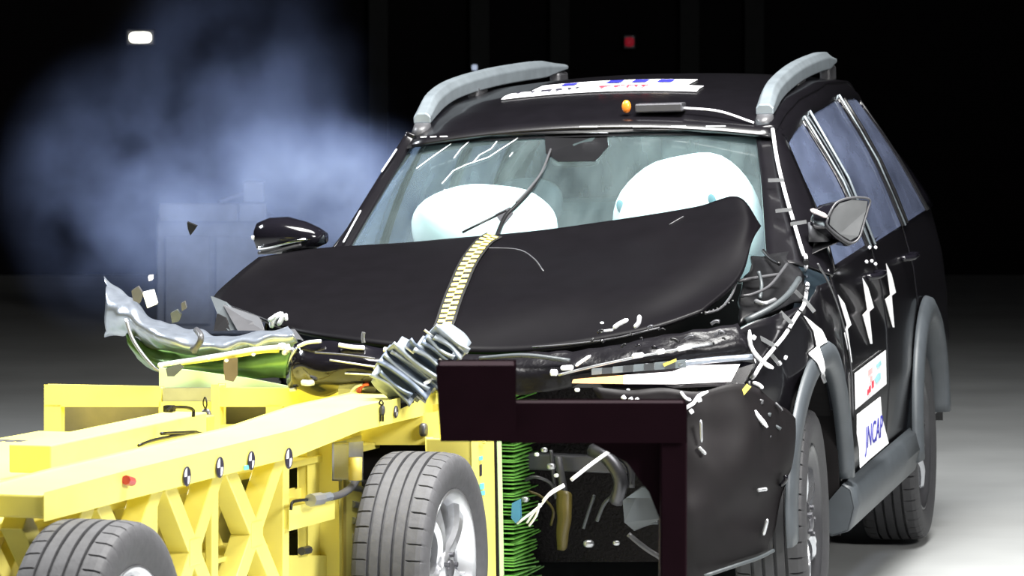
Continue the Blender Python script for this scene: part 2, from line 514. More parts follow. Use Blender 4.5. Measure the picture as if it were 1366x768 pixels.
def wheel(parent, c, rad, style, flip=False, steer=0.0, spin=0.3, wid=1.0):
    m = alloy if style == 'trolley' else darkalloy
    me = part_mesh('wheel_' + style, lambda b: b.lathe([(-0.088, 0.222), (-0.09, 0.232), (-0.08, 0.228), (-0.06, 0.205), (0.03, 0.195), (0.078, 0.212), (0.088, 0.229), (0.096, 0.231), (0.097, 0.224), (0.089, 0.214), (0.05, 0.192)], 64), m, True)
    wo = bpy.data.objects.new('wheel', me); col.objects.link(wo); wo.parent = parent
    wo.location = c
    wo.rotation_euler = (spin, 0, (math.pi if flip else 0) + steer)
    k = rad / 0.3345
    wo.scale = (wid, k, k)
    t = bpy.data.objects.new('tyre', tyre_mesh(style)); col.objects.link(t); t.parent = wo
    def spoke(b):
        n = 7
        rings = []
        for i in range(n):
            u = i / (n - 1)
            r = 0.045 + u * 0.163
            wd = 0.036 - 0.012 * math.sin(u * math.pi) + 0.02 * u * u
            x = 0.075 + 0.012 * math.sin(u * math.pi) + 0.004 * u
            rings.append([Vector((x - 0.03, -wd, r)), Vector((x - 0.012, -wd, r)), Vector((x, -wd * 0.55, r)), Vector((x - 0.004, 0, r)), Vector((x, wd * 0.55, r)), Vector((x - 0.012, wd, r)), Vector((x - 0.03, wd, r))])
        b.loft(rings)
    sm = part_mesh('spoke_' + style, spoke, m if style == 'trolley' else mat('machined_spoke', (0.5, 0.51, 0.54), 0.18, 0.9))
    for i in range(5):
        s = bpy.data.objects.new('spoke', sm); col.objects.link(s); s.parent = wo
        s.rotation_euler = (2 * math.pi * i / 5, 0, 0)
        if style == 'car': s.scale = (1, 0.55, 1)
    hb = part_mesh('hub_' + style, lambda b: b.lathe([(0.0, 0.055), (0.078, 0.055), (0.086, 0.045), (0.088, 0.032), (0.084, 0.030), (0.084, 0.001)], 28), m, True)
    h = bpy.data.objects.new('hub', hb); col.objects.link(h); h.parent = wo
    cp = part_mesh('cap_' + style, lambda b: b.lathe([(0.082, 0.029), (0.092, 0.027), (0.096, 0.018), (0.097, 0.001)], 24), darksteel, True)
    h = bpy.data.objects.new('hub_cap', cp); col.objects.link(h); h.parent = wo
    def nuts(b):
        for i in range(5):
            a = 2 * math.pi * (i + .5) / 5
            c0 = Vector((0.078, 0.042 * math.sin(a), 0.042 * math.cos(a)))
            b.tube([c0, c0 + Vector((0.02, 0, 0))], 0.008, 6)
    nt_ = part_mesh('nuts_' + style, nuts, darksteel)
    h = bpy.data.objects.new('wheel_nuts', nt_); col.objects.link(h); h.parent = wo
    ds = part_mesh('disc_' + style, lambda b: b.lathe([(0.0, 0.001), (0.0, 0.16), (-0.02, 0.16), (-0.02, 0.001)], 40), darksteel)
    h = bpy.data.objects.new('brake_disc', ds); col.objects.link(h); h.parent = wo
    return wo


# ================================================================== THE CAR
car = CF.root('crash_test_car')
tag(car, 'black SUV with crumpled hood and deployed airbags, hit by the yellow trolley', 'car')

def interp(tab, v):
    if v <= tab[0][0]: return tab[0][1]
    for (a, b), (c, d) in zip(tab, tab[1:]):
        if v <= c: return b + (d - b) * (v - a) / (c - a)
    return tab[-1][1]
BX = [(.20, .80), (.30, .865), (.45, .888), (.62, .903), (.8, .90), (.95, .885), (1.05, .862), (1.12, .845)]
ZR = [(1.08, 1.522), (1.3, 1.585), (1.6, 1.632), (2.2, 1.668), (2.9, 1.652), (3.3, 1.60), (3.5, 1.53)]
HW = [(1.08, .61), (2.0, .635), (3.0, .61), (3.5, .57)]
bodyx = lambda z: interp(BX, z)
zroof = lambda x, y: interp(ZR, y) - .045 * (x / .62) ** 2
zbelt = lambda y: 1.07 + .02 * (y - .6)
def gp(y, t, s):
    z = zbelt(y) + (zroof(.63, y) - .035 - zbelt(y)) * t
    x = .852 + (interp(HW, y) + .015 - .852) * t + .02 * math.sin(t * math.pi)
    return Vector((s * x, y, z))

# hood ----------------------------------------------------------------
rows = [
 [(345,343,.16),(440,329,.30),(560,322,.38),(665,312,.40),(760,302,.40),(850,288,.38),(930,275,.34),(985,262,.28),(1015,301,.20)],
 [(318,364,.07),(425,349,.17),(540,343,.22),(650,338,.23),(755,332,.23),(850,320,.20),(935,308,.16),(988,302,.12),(1004,320,.08)],
 [(286,394,-.03),(395,400,-.15),(500,405,-.2),(605,405,-.22),(705,400,-.25),(800,393,-.25),(885,383,-.25),(945,378,-.2),(986,368,-.15)],
 [(300,404,-.10),(385,437,-.32),(470,453,-.42),(560,463,-.46),(650,468,-.48),(740,462,-.5),(820,449,-.5),(880,434,-.48),(935,414,-.4)],
]
HROWS = [[P(*q) for q in r] for r in rows]
g = patch(HROWS, 72, 30, 0.005, 3)
hood = MB().grid(g).build('hood', hoodm, car, smooth=True, solid=0.012, offset=1)
from mathutils.bvhtree import BVHTree
hb_ = MB().grid(g)
HBVH = BVHTree.FromPolygons([Vector(v) for v in hb_.v], hb_.f)
def hood_hit(px, py, off=.006):
    o, d = CF.ray(px, py)
    h, n, i, _ = HBVH.ray_cast(o, d.normalized())
    if h is None: return None
    if n.dot(d) > 0: n = -n
    return h + n * off
hood['label'] = 'crumpled black hood panel'
# hood edge fold lines
MB().tube(cr([hood_hit(*q, .001) for q in ((640,331),(690,333),(712,345),(725,362))], 14), 0.0025, 6).build('crease', greyp, hood, smooth=True)
MB().tube(cr([hood_hit(*q, .001) for q in ((893,300),(903,294),(912,289))], 8), 0.002, 6).build('crease', greyp, hood, smooth=True)

# checker tape --------------------------------------------------------
path = [hood_hit(*q) for q in ((660,316),(648,323),(638,334),(628,348),(620,363),(613,380),(606,397),(600,414),(595,430),(588,447))]
path = [p for p in path if p]
cp = cr(path, 61)
def across(i):
    t = (cp[min(i + 1, 60)] - cp[max(i - 1, 0)]).normalized()
    n = Vector((0, -.5, .87))
    a = t.cross(n).normalized()
    if a.x < 0: a = -a
    return a, a.cross(t).normalized() * (1 if a.cross(t).y < 0 else -1)
rws = []
for i in range(61):
    a, n = across(i)
    rws.append([cp[i] - a * .031, cp[i] + a * .031])
tape = MB().grid(rws).build('checker_tape', mat('black_tape', (.01, .01, .01), .5), car, solid=0.002)
tape['label'] = 'yellow and black checker measuring tape'
N = 21
for i in range(N):
    for c in range(2):
        u0 = (i + (0.5 if c else 0.0)) / (N + .5); u1 = u0 + 0.56 / (N + .5)
        i0, i1 = u0 * 60, min(u1 * 60, 60)
        def pt(u):
            k = min(int(u), 59); return cp[k].lerp(cp[k + 1], u - k)
        a, n = across(int(i0))
        lo, hi = (-.022, .000) if c == 0 else (.000, .022)
        q = [pt(i0) + a * lo, pt(i0) + a * hi, pt(i1) + a * hi, pt(i1) + a * lo]
        MB().prism([v + n * .0005 for v in q], n * .003).build('checker_square', tapey, tape)

# windscreen ----------------------------------------------------------
top = [P(548,196,1.15), P(640,187,1.10), P(780,181,1.07), P(900,179,1.09), P(1010,181,1.15)]
mid = [P(468,331,.53), P(600,331,.45), P(745,331,.42), P(890,331,.45), P(1022,331,.53)]
bot = [m + (m - t) * .3 for m, t in zip(mid, top)]
g = patch([top, mid, bot], 24, 16)
ws = MB().grid(g).build('windscreen', wsglass, car, smooth=True)
ws['label'] = 'hazy pale teal windscreen glass with cracks'
def wy(px, py):   # y of the glass at a pixel
    b = 1.15 + (.53 - 1.15) * (py - 188) / 143.0
    return b - .085 * max(0, 1 - ((px - 780) / 250.0) ** 2)
wb_ = MB().grid(g)
WBVH = BVHTree.FromPolygons([Vector(v) for v in wb_.v], wb_.f)
def GP(px, py, off=.012):
    o, d = CF.ray(px, py)
    h, n, i, _ = WBVH.ray_cast(o, d.normalized())
    if h is None: return P(px, py, wy(px, py) - .03)
    if n.dot(d) > 0: n = -n
    return h + n * off
for pts in ([(590,246),(605,229),(622,221),(640,215),(652,211),(664,203),(678,194),(692,185)], [(632,217),(640,208),(655,200),(663,190)],
            [(556,226),(575,212),(602,193)], [(606,212),(615,200),(627,189)], [(593,254),(598,259)], [(680,210),(684,205)], [(627,257),(634,255)]):
    MB().tube([GP(*q, .004) for q in pts], .0016, 5).build('crack', white, ws)
# frit band, sensor housing, mirror
inner = lambda k: [t.lerp(m, k) for t, m in zip(top, mid)]
off = Vector((0, -.004, .004))
MB().grid(patch([[p + off for p in top], [p + off for p in inner(.02)]], 24, 3)).build('glass_border', blackp, ws)
MB().prism([GP(728,178,.002), GP(808,178,.002), GP(810,196,.002), GP(795,214,.002), GP(745,216,.002), GP(730,205,.002)], Vector((0, .05, .0))).build('sensor_housing', blackp, car, bevel=.004)
rv = blob(.085, .02, .028, P(768,212,1.12), 24, 10, 3).build('rear_view_mirror', blackp, car, smooth=True)
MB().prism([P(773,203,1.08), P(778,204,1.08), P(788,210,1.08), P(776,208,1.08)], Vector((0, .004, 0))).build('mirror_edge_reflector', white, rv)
# wiper
MB().tube(cr([GP(735,207), GP(722,238), GP(705,262), GP(688,280), GP(676,292), GP(668,308), GP(662,325)], 24), [.0045] * 6 + [.008] * 18, 6).build('wiper_arm', blackp, car, smooth=True)
MB().tube(cr([GP(736,206, .02), GP(724,236, .02), GP(707,259, .02), GP(690,277, .02)], 16), .004, 6).build('wiper_blade', greyp, car, smooth=True)
MB().tube([GP(618,314), GP(648,299), GP(676,286)], .004, 6).build('wiper_blade', blackp, car, smooth=True)
MB().prism([GP(662,290), GP(680,281), GP(684,290), GP(672,304)], Vector((0, .01, 0))).build('wiper_joint', darksteel, car, bevel=.002)

# roof ----------------------------------------------------------------
g = []
for i in range(30):
    y = 1.08 + 2.4 * i / 29
    hw = interp(HW, y)
    g.append([Vector((hw * (-1 + 2 * j / 24), y, zroof(hw * (-1 + 2 * j / 24), y))) for j in range(25)])
roof = MB().grid(g).build('roof', paint, car, smooth=True, solid=.01, offset=1)
hd = [p + Vector((0, -.012, .010)) for p in top]
hd2 = [Vector((p.x, 1.09, zroof(p.x, 1.09) - .004)) for p in top]
MB().grid(patch([hd, [a.lerp(b, .5) + Vector((0, -.008, .006)) for a, b in zip(hd, hd2)], hd2], 24, 8)).build('header_rail', blackp, car, smooth=True)
# header highlight along the windscreen top, modelled as bright dashes
for px, L in ((565, 8), (578, 8), (592, 10), (785, 24), (855, 22), (905, 20), (955, 26)):
    y0 = 1.06
    py = 183 - (px - 550) * .0225 if px < 700 else 169 - (px - 785) * .004
    a, b = P(px - L / 2, py, y0), P(px + L / 2, py - .3, y0)
    MB().bar(a, b, .006, .004).build('header_glint', glint, car)

def rail(pts, sgn):
    c = cr([P(*q) for q in pts], 26)
    rings = []
    for i, p in enumerate(c):
        u = i / 25
        k = min(1, .55 + u * 3, (1.04 - u) * 6)
        wd, ht = .030, .032 * max(k, .3)
        x, z = Vector((1, 0, 0)), Vector((0, 0, 1))
        rings.append([p - x * wd - z * ht, p + x * wd - z * ht, p + x * wd + z * ht * .3, p + x * wd * .5 + z * ht, p - x * wd * .6 + z * ht, p - x * wd + z * ht * .3])
    r = MB().loft(rings).build('roof_rail', satin, car, bevel=.004)
    a = c[0]
    MB().loft([ell(a + Vector((0, -.03, -.055)), (.034, 0, 0), (0, .05, 0), 12), ell(a + Vector((0, .01, -.015)), (.028, 0, 0), (0, .03, 0), 12)]).build('rail_foot', greyp, r, smooth=True)
    for k in (14, 25):
        b = c[k]
        MB().box((b.x, b.y - .04, b.z - .05), (.04, .16, .06)).build('rail_foot', greyp, r, bevel=.01)
rail([(563,158,1.25), (578,135,1.45), (604,118,1.75), (650,104,2.15), (700,95,2.6), (748,89,3.0)], -1)
rail([(1020,146,1.25), (1032,120,1.5), (1058,97,2.0), (1088,83,2.6), (1106,80,3.0)], 1)

# roof stickers
def roof_hit(px, py):
    o, d = CF.ray(px, py)
    d = d.normalized()
    t = (1.0 - o.y) / d.y
    for k in range(4000):
        p = o + d * t
        if p.z < zroof(p.x, p.y) + .014: return p
        t += .001
        if p.y > 3.2: break
    return p
def sticker_roof(x0, x1, y0, y1, name):
    g = [[Vector((x0 + (x1 - x0) * j / 16 + sh, y, zroof(x0 + (x1 - x0) * j / 16, y) + .013)) for j in range(17)]
         for y, sh in ((y0 + (y1 - y0) * i / 5, 0) for i in range(6))]
    return MB().grid(g).build(name, white, car, solid=.0015, offset=1)
def roofM(x, y, rotpi=True):
    e = .01
    z = zroof(x, y) + .0185
    tx = Vector((1, 0, (zroof(x + e, y) - zroof(x - e, y)) / (2 * e))).normalized()
    ty = Vector((0, 1, (zroof(x, y + e) - zroof(x, y - e)) / (2 * e))).normalized()
    s = -1 if rotpi else 1
    return Matrix.Translation((x, y, z)) @ Matrix((tx * s, ty * s, tx.cross(ty))).transposed().to_4x4()
a = roof_hit(664, 131); b = roof_hit(940, 122)
ya = (a.y + b.y) / 2
st = sticker_roof(-.40, .28, ya - .02, ya + .13, 'date_sticker')
text_obj('lettering', '-03E11', roofM(-.24, ya + .055), .095, ink, st, 1.0)
text_obj('lettering', '2024', roofM(.02, ya + .055), .095, red, st, 1.0)
MB().prism([Vector((x, y, zroof(x, y) + .0175)) for x, y in ((.12, ya + .0), (.12, ya + .11), (.18, ya + .11), (.18, ya + .0))], Vector((0, 0, .001))).build('colour_patch', mat('peach_ink', (.95, .7, .5), .5), st)
st2 = sticker_roof(-.33, .22, ya + .17, ya + .36, 'roof_sticker')
MB().prism([Vector((x, y, zroof(x, y) + .0175)) for x, y in ((-.24, ya + .22), (-.24, ya + .3), (-.19, ya + .3), (-.19, ya + .22))], Vector((0, 0, .001))).build('ink_mark', blueink, st2)
for k in range(3):
    xx = -.08 + k * .09
    MB().prism([Vector((x, y, zroof(x, y) + .0175)) for x, y in ((xx, ya + .22), (xx, ya + .31), (xx + .05, ya + .31), (xx + .05, ya + .22))], Vector((0, 0, .001))).build('ink_mark', blueink, st2)
# roof sensor box with orange lens
q = roof_hit(842, 150)
sb = MB().box((q.x + .1, q.y, zroof(q.x, q.y) + .028), (.16, .08, .03)).build('roof_marker_box', darksteel, car, bevel=.005)
blob(.016, .012, .022, (q.x - .01, q.y - .03, zroof(q.x, q.y) + .035), 14, 8).build('orange_marker_lamp', orange, sb, smooth=True)
MB().tube(cr([(q.x + .18, q.y, q.z + .01), (q.x + .3, q.y - .02, q.z - .003), (q.x + .42, q.y - .05, zroof(q.x + .42, q.y - .05) + .017)], 10), .004, 6).build('roof_cable', whitep, car)

# A-pillars and greenhouse ---------------------------------------------
for s in (-1, 1):
    if s > 0: inn = [P(1024,352,.44), P(1021,331,.53), P(1016,255,.85), P(1009,183,1.14), P(1008,172,1.17)]
    else: inn = [P(457,350,.44), P(469,331,.53), P(512,258,.85), P(549,196,1.14), P(556,182,1.17)]
    inn = [p + Vector((0, -.006, .004)) for p in inn]
    out = [gp(.58, -.05, s), gp(.66, .1, s), gp(.92, .52, s), gp(1.17, .98, s), gp(1.22, 1.04, s)]
    if s < 0:
        out = [P(440,349,.52), P(451,326,.58), P(498,252,.9), P(536,192,1.18), P(546,176,1.22)]
    m_ = [a.lerp(b, .5) + Vector((s * .016, -.02, .01)) for a, b in zip(inn, out)]
    pil = MB().grid(patch([inn, m_, out], 24, 8)).build('windscreen_pillar', paint, car, smooth=True, solid=.012)
    if s < 0:
        for q in (((458,323),(481,281)), ((509,229),(529,199))):
            aa, bb = P(*q[0], .50 + .62 * (325 - q[0][1]) / 140), P(*q[1], .50 + .62 * (325 - q[1][1]) / 140)
            MB().bar(aa, bb, .004, .004).build('pillar_trim', glint, pil)
    # side windows
    def win(yb0, yb1, yt0, yt1, name='side_window'):
        r0 = [gp(yb0 + (yb1 - yb0) * k / 4, .0, s) for k in range(5)]
        r1 = [gp((yb0 + (yb1 - yb0) * k / 4 + yt0 + (yt1 - yt0) * k / 4) / 2, .5, s) for k in range(5)]
        r2 = [gp(yt0 + (yt1 - yt0) * k / 4, .97, s) for k in range(5)]
        o = MB().grid(patch([r0, r1, r2], 12, 8)).build(name, sideglass, car, smooth=True)
        for (y0, y1) in ((yb0, yt0), (yb1, yt1)):
            pts = [gp(y0 + (y1 - y0) * t, .97 * t, s) + Vector((s * .006, 0, 0)) for t in (0, .25, .5, .75, 1)]
            MB().tube(pts, .007, 6).build('window_seal', blackp, o, smooth=True)
        return o
    win(.66, 1.50, 1.17, 1.50); win(1.64, 2.46, 1.64, 2.34); win(2.58, 3.22, 2.50, 3.05)
    for (ya_, yb_, yt0, yt1) in ((1.49, 1.65, 1.49, 1.65), (2.45, 2.60, 2.33, 2.52), (3.20, 3.45, 3.03, 3.42)):
        r0 = [gp(ya_, 0, s), gp(yb_, 0, s)]; r1 = [gp((ya_ + yt0) / 2, .5, s), gp((yb_ + yt1) / 2, .5, s)]; r2 = [gp(yt0, 1, s), gp(yt1, 1, s)]
        pl = MB().grid(patch([[p + Vector((s * .008, 0, 0)) for p in r] for r in (r0, r1, r2)], 4, 10)).build('door_pillar', glossp, car, smooth=True, solid=.01)
        if s > 0 and ya_ < 3:
            for f in ((0.15, .85) if ya_ < 2 else (.1,)):
                MB().tube([r[0].lerp(r[1], f) + Vector((s * .014, 0, 0)) for r in (r0, r1, r2)], .005, 6).build('bright_edge', satin, pl, smooth=True)  # window frame highlights modelled as bright tubes
    c0 = [[gp(1.17 + 2.28 * k / 16, .96, s) + Vector((s * .004, 0, 0)) for k in range(17)], [gp(1.17 + 2.28 * k / 16, 1.0, s) + Vector((s * .012, 0, .012)) for k in range(17)],
          [Vector((s * interp(HW, y), y, zroof(interp(HW, y), y))) for y in (1.17 + 2.28 * k / 16 for k in range(17))]]
    MB().grid(c0).build('roof_side_rail', paint, car, smooth=True)
    # body side panels
    def panel(name, y0, y1, ztop, arch=None, zlow=.30, crumple=0, step=.024):
        mb = MB()
        ny = max(2, int((y1 - y0) / step)); nz = 32
        idx = {}
        for i in range(ny + 1):
            y = y0 + (y1 - y0) * i / ny
            zt = ztop(y)
            for j in range(nz + 1):
                z = zlow + (zt - zlow) * j / nz
                x = bodyx(z)
                if y < .1: x -= .16 * ((.1 - y) / .55) ** 2.2
                p = Vector((s * x, y, z))
                if crumple: p += noise.noise_vector(p * 7) * crumple * max(0, (.5 - y))
                idx[i, j] = len(mb.v); mb.v.append(tuple(p))
        for i in range(ny):
            for j in range(nz):
                vs_ = [idx[i, j], idx[i + 1, j], idx[i + 1, j + 1], idx[i, j + 1]]
                if arch:
                    cy = sum(mb.v[k][1] for k in vs_) / 4; cz = sum(mb.v[k][2] for k in vs_) / 4
                    if (cy - arch[0]) ** 2 + (cz - arch[1]) ** 2 < arch[2] ** 2: continue
                mb.f.append(tuple(vs_))
        return mb.build(name, paint, car, smooth=True, solid=.008, offset=1 if s < 0 else -1)
    panel('front_fender', -.44 if s > 0 else .12, .555, lambda y: 1.045 - .10 * max(0, .3 - y), (0.10, .41, .44), .36, .03)
    d1 = panel('front_door', .57, 1.60, lambda y: zbelt(y) + .01, None, .36)
    d2 = panel('rear_door', 1.615, 2.50, lambda y: zbelt(y) + .01, (2.65, .37, .43), .36)
    panel('rear_quarter', 2.515, 3.42, lambda y: zbelt(y) + .01, (2.65, .37, .43), .36)
    for d, y in ((d1, 1.42), (d2, 2.36)):
        z = 1.00
        x = bodyx(z)
        h = MB().tube(cr([(s * x, y - .1, z), (s * (x + .035), y - .07, z + .002), (s * (x + .04), y, z + .005), (s * (x + .035), y + .07, z + .004), (s * x, y + .1, z)], 14), .011, 8).build('door_handle', glossp, d, smooth=True)
    # wheel arch cladding
    for yc in (0.0, 2.65):
        if s < 0 and yc == 0: continue
        ysh = .10 if yc == 0 else 0
        rings = []
        for i in range(41):
            a = R(2 + 188 * i / 40)
            cy, sz = math.cos(a), math.sin(a)
            row = []
            for (r, x) in (((.395, .865), (.40, .895), (.415, .908), (.445, .912), (.475, .905), (.485, .89)) if yc == 0 else ((.375, .80), (.385, .915), (.40, .928), (.435, .930), (.468, .915), (.475, .895))):
                bul = 1.0 + (.16 * max(0, -cy) if r > .43 and yc == 0 else 0)
                row.append(Vector((s * (x + .012 - (.05 * max(0, -cy) if yc == 0 else 0)), yc + ysh + cy * r * bul, (.405 if yc == 0 else .365) + sz * r)))
            rings.append(row)
        MB().grid(rings).build('wheel_arch_cladding', clad, car, smooth=True, solid=.006)
        arc = [R(-15 + (158 if s > 0 and yc == 0 else 210) * i / 30) for i in range(31)]
        hs = [[Vector((s * x, yc + ysh + math.cos(a) * r, .40 + math.sin(a) * r)) for a in arc] for (x, r) in ((.86, .44), (.62, .44), (.60, .42), (.60, .02))]
        MB().grid(hs).build('wheel_house', dark, car, solid=.006)
    # sill
    pts = [(.30, .80), (.245, .855), (.26, .905), (.33, .925), (.385, .915), (.40, .89)]
    MB().grid([[Vector((s * x, y, z)) for (z, x) in pts] for y in (.47, .6, 1.2, 1.8, 2.22)]).build('side_sill', clad, car, smooth=True, solid=.006)
    MB().prism([Vector((s * x, .468, z)) for (z, x) in pts], (0, .004, 0)).build('sill_end_cap', clad, car)
    MB().box((s * .76, .49, .44), (.24, .02, .40)).build('wheel_liner', dark, car)

# car wheels
wheel(car, (.77, 0, .345), .345, 'car', False, R(1.5), .35)
wheel(car, (.79, 2.65, .30), .345, 'car', False, 0, .1)
wheel(car, (-.79, 2.65, .33), .345, 'car', True, 0, .1)
wheel(car, (-.76, .28, .36), .345, 'car', True, R(8), .1)

# inner structure
MB().box((0, .46, .66), (1.45, .06, .78)).build('firewall', dark, car)
MB().box((0, 1.9, .30), (1.5, 2.9, .10)).build('floor_pan', dark, car)
g = [[Vector((x, 3.42 + .06 * math.cos(x * 1.6) + (.08 if z < .8 else 0) - max(0, z - 1.05) * .35, z)) for x in [-.86 + 1.72 * k / 16 for k in range(17)]] for z in (.3, .5, .7, .9, 1.05)]
MB().grid(g).build('tailgate', paint, car, smooth=True, solid=.01)
g = [[Vector((x, 3.44 - (z - 1.05) * .2, z)) for x in [-.8 + 1.6 * k / 12 + 0 for k in range(13)]] for z in (1.05, 1.3, 1.52)]
g[1] = [Vector((p.x * .88, p.y, p.z)) for p in g[1]]; g[2] = [Vector((p.x * .72, p.y, p.z)) for p in g[2]]
MB().grid(g).build('rear_window', sideglass, car, smooth=True)
g = [[Vector((interp(HW, y) * .97 * (-1 + 2 * j / 12), y, zroof(interp(HW, y) * (-1 + 2 * j / 12), y) - .045)) for j in range(13)] for y in [1.14 + 2.2 * i / 12 for i in range(13)]]
MB().grid(g).build('headliner', lightfab, car, smooth=True)
MB().loft([ell((0, .62, .98), (.70, 0, 0), (0, .02, .10), 20, 4), ell((0, .72, 1.02), (.70, 0, 0), (0, .02, .11), 20, 4), ell((0, .95, 1.0), (.70, 0, 0), (0, .02, .12), 20, 4), ell((0, 1.0, .95), (.68, 0, 0), (0, .02, .08), 20, 4)]).build('dashboard', greyfab, car, smooth=True)
for x in (-.36, .36):
    sb_ = MB().loft([ell((x, 1.55, .62), (.25, 0, 0), (0, .09, 0), 18, 3), ell((x, 1.62, .95), (.26, 0, 0), (0, .08, 0), 18, 3), ell((x, 1.70, 1.14), (.20, 0, 0), (0, .06, 0), 18, 3)]).build('seat_back', greyfab, car, smooth=True)
    blob(.13, .05, .09, (x, 1.73, 1.25), 20, 10, 2.6).build('headrest', greyfab, sb_, smooth=True)
    MB().loft([ell((x, 1.30, .52), (.26, 0, 0), (0, .25, 0), 18, 3.5), ell((x, 1.30, .66), (.25, 0, 0), (0, .24, 0), 18, 3.5)]).build('seat_cushion', greyfab, car, smooth=True)
MB().box((0, 2.55, .85), (1.3, .14, .75)).build('rear_seat_back', lightfab, car, bevel=.04)
# airbags
ab = blob(.25, .16, .15, P(650,306,1.0), 32, 18, 2.3, .10).build('driver_airbag', airbagm, car, smooth=True)
c0 = P(922,308,1.06)
ab2 = blob(.25, .17, .25, (0, 0, 0), 36, 20, 2.35, .05).build('passenger_airbag', airbagm, car, smooth=True)
ab2.location = c0
ab2.rotation_euler = (0, R(-14), 0)
for px, py in ((828, 276), (950, 268)):
    Mi = ab2.rotation_euler.to_matrix().inverted()
    o_, d_ = CF.ray(px, py)
    bv = BVHTree.FromPolygons([v.co.copy() for v in ab2.data.vertices], [tuple(p.vertices) for p in ab2.data.polygons])
    h_ = bv.ray_cast(Mi @ (o_ - c0), (Mi @ d_).normalized())[0]
    if h_: blob(.014, .006, .024, h_, 12, 8).build('airbag_vent', mat('teal_grey_fabric', (.10, .2, .24), .9), ab2, smooth=True)
dl = MB().box((0, 1.35, 1.54), (.16, .10, .03)).build('cabin_fill_lamp', mat('fill_lamp_lens', (.9, .9, .9), .3, emit=(.9, .97, 1), estr=3), car, bevel=.006)  # added glowing box, stands in for onboard test lighting
L = bpy.data.lights.new('cabin_fill_light', 'POINT'); L.energy = 13; L.shadow_soft_size = .12; L.color = (.9, .98, 1)  # point light added to brighten the cabin
lo = bpy.data.objects.new('cabin_fill_light', L); col.objects.link(lo); lo.parent = car; lo.location = (0, 1.35, 1.48)

# mirrors --------------------------------------------------------------
gl_ = [(1105,290,.56), (1110,279,.57), (1118,270,.59), (1136,265,.63), (1157,267,.68), (1155,280,.675), (1150,297,.66), (1144,316,.64), (1133,322,.62), (1118,313,.59), (1104,300,.56)]
gv = [P(*q) for q in gl_]
gc = sum(gv, Vector()) / len(gv)
nrm = (gv[4] - gv[0]).cross(gv[8] - gv[0]).normalized()
if nrm.y > 0: nrm = -nrm
rings = []
for k, (sc_, sh, dpt) in enumerate(((1.10, 0, 0), (1.12, -3, .03), (1.08, -14, .07), (.88, -26, .10), (.55, -33, .115), (.2, -35, .12))):
    c_ = P(1129 + sh, 294 - (2 if k > 2 else 0), .61 + dpt * .6)
    rings.append([c_ + (v - gc) * sc_ for v in gv])
mh = MB().loft(rings).build('door_mirror', glossp, car, smooth=True, bevel=.003)
mh['label'] = 'door mirror folded forward with its glass facing out'
MB().prism([gc + (v - gc) * .95 + nrm * .006 for v in gv], -nrm * .004).build('mirror_glass', mirrorg, mh)
rim_ = [gc + (v - gc) * 1.06 + nrm * .004 for v in gv]
MB().tube(cr(rim_ + [rim_[0]], 40), .004, 6).build('mirror_rim', greyp, mh, smooth=True)
MB().tube(cr([P(1082,280,.60), P(1092,284,.565), P(1103,289,.55)], 8), [.004] + [.008] * 6 + [.004], 6).build('turn_signal', mat('mirror_signal_lens', (.95, .8, .78), .2), mh, smooth=True)
MB().loft([ell(P(1093,322,.62), (.035, 0, 0), (0, .03, 0), 12), ell(P(1090,308,.63), (.028, 0, 0), (0, .025, 0), 12), ell(P(1092,296,.64), (.035, 0, 0), (0, .03, 0), 12)]).build('mirror_stalk', greyp, mh, smooth=True)
MB().loft([ell(P(1060,345,.62), (.01, 0, 0), (0, .06, .03), 12), ell(P(1085,330,.62), (.01, 0, 0), (0, .05, .02), 12), ell(P(1118,318,.63), (.01, 0, 0), (0, .03, .012), 12)]).build('mirror_base', blackp, mh, smooth=True)

c_ = P(385,317,.66)
rings = []
for u, sx, sz in ((-.115, .25, .3), (-.10, .7, .75), (-.06, .95, 1), (0, 1, 1.02), (.06, .95, .82), (.10, .8, .55), (.125, .5, .3)):
    rings.append(ell(c_ + Vector((u, 0, .008 - .03 * max(0, u) * 3)), (0, .075 * sx, 0), (0, 0, .060 * sz), 20, 2.4))
mh = MB().loft(rings).build('door_mirror', glossp, car, smooth=True)
mh['label'] = 'gloss black mirror cap beside the smoke'
MB().tube(cr([P(343,331,.60), P(360,329,.585), P(385,323,.58), P(410,319,.59)], 16), [.004] + [.0065] * 14 + [.003], 8).build('mirror_trim', chrome, mh, smooth=True)
MB().tube(cr([P(345,337,.61), P(362,336,.59), P(385,330,.585), P(402,326,.59)], 16), .006, 8).build('mirror_lower_trim', greyp, mh, smooth=True)
blob(.008, .006, .008, P(338,317,.62), 10, 6).build('mirror_lens', glint, mh, smooth=True)
MB().loft([ell(P(395,345,.64), (.05, 0, 0), (0, .04, 0), 12), ell(P(400,330,.66), (.06, 0, 0), (0, .04, 0), 12)]).build('mirror_stalk', blackp, mh, smooth=True)

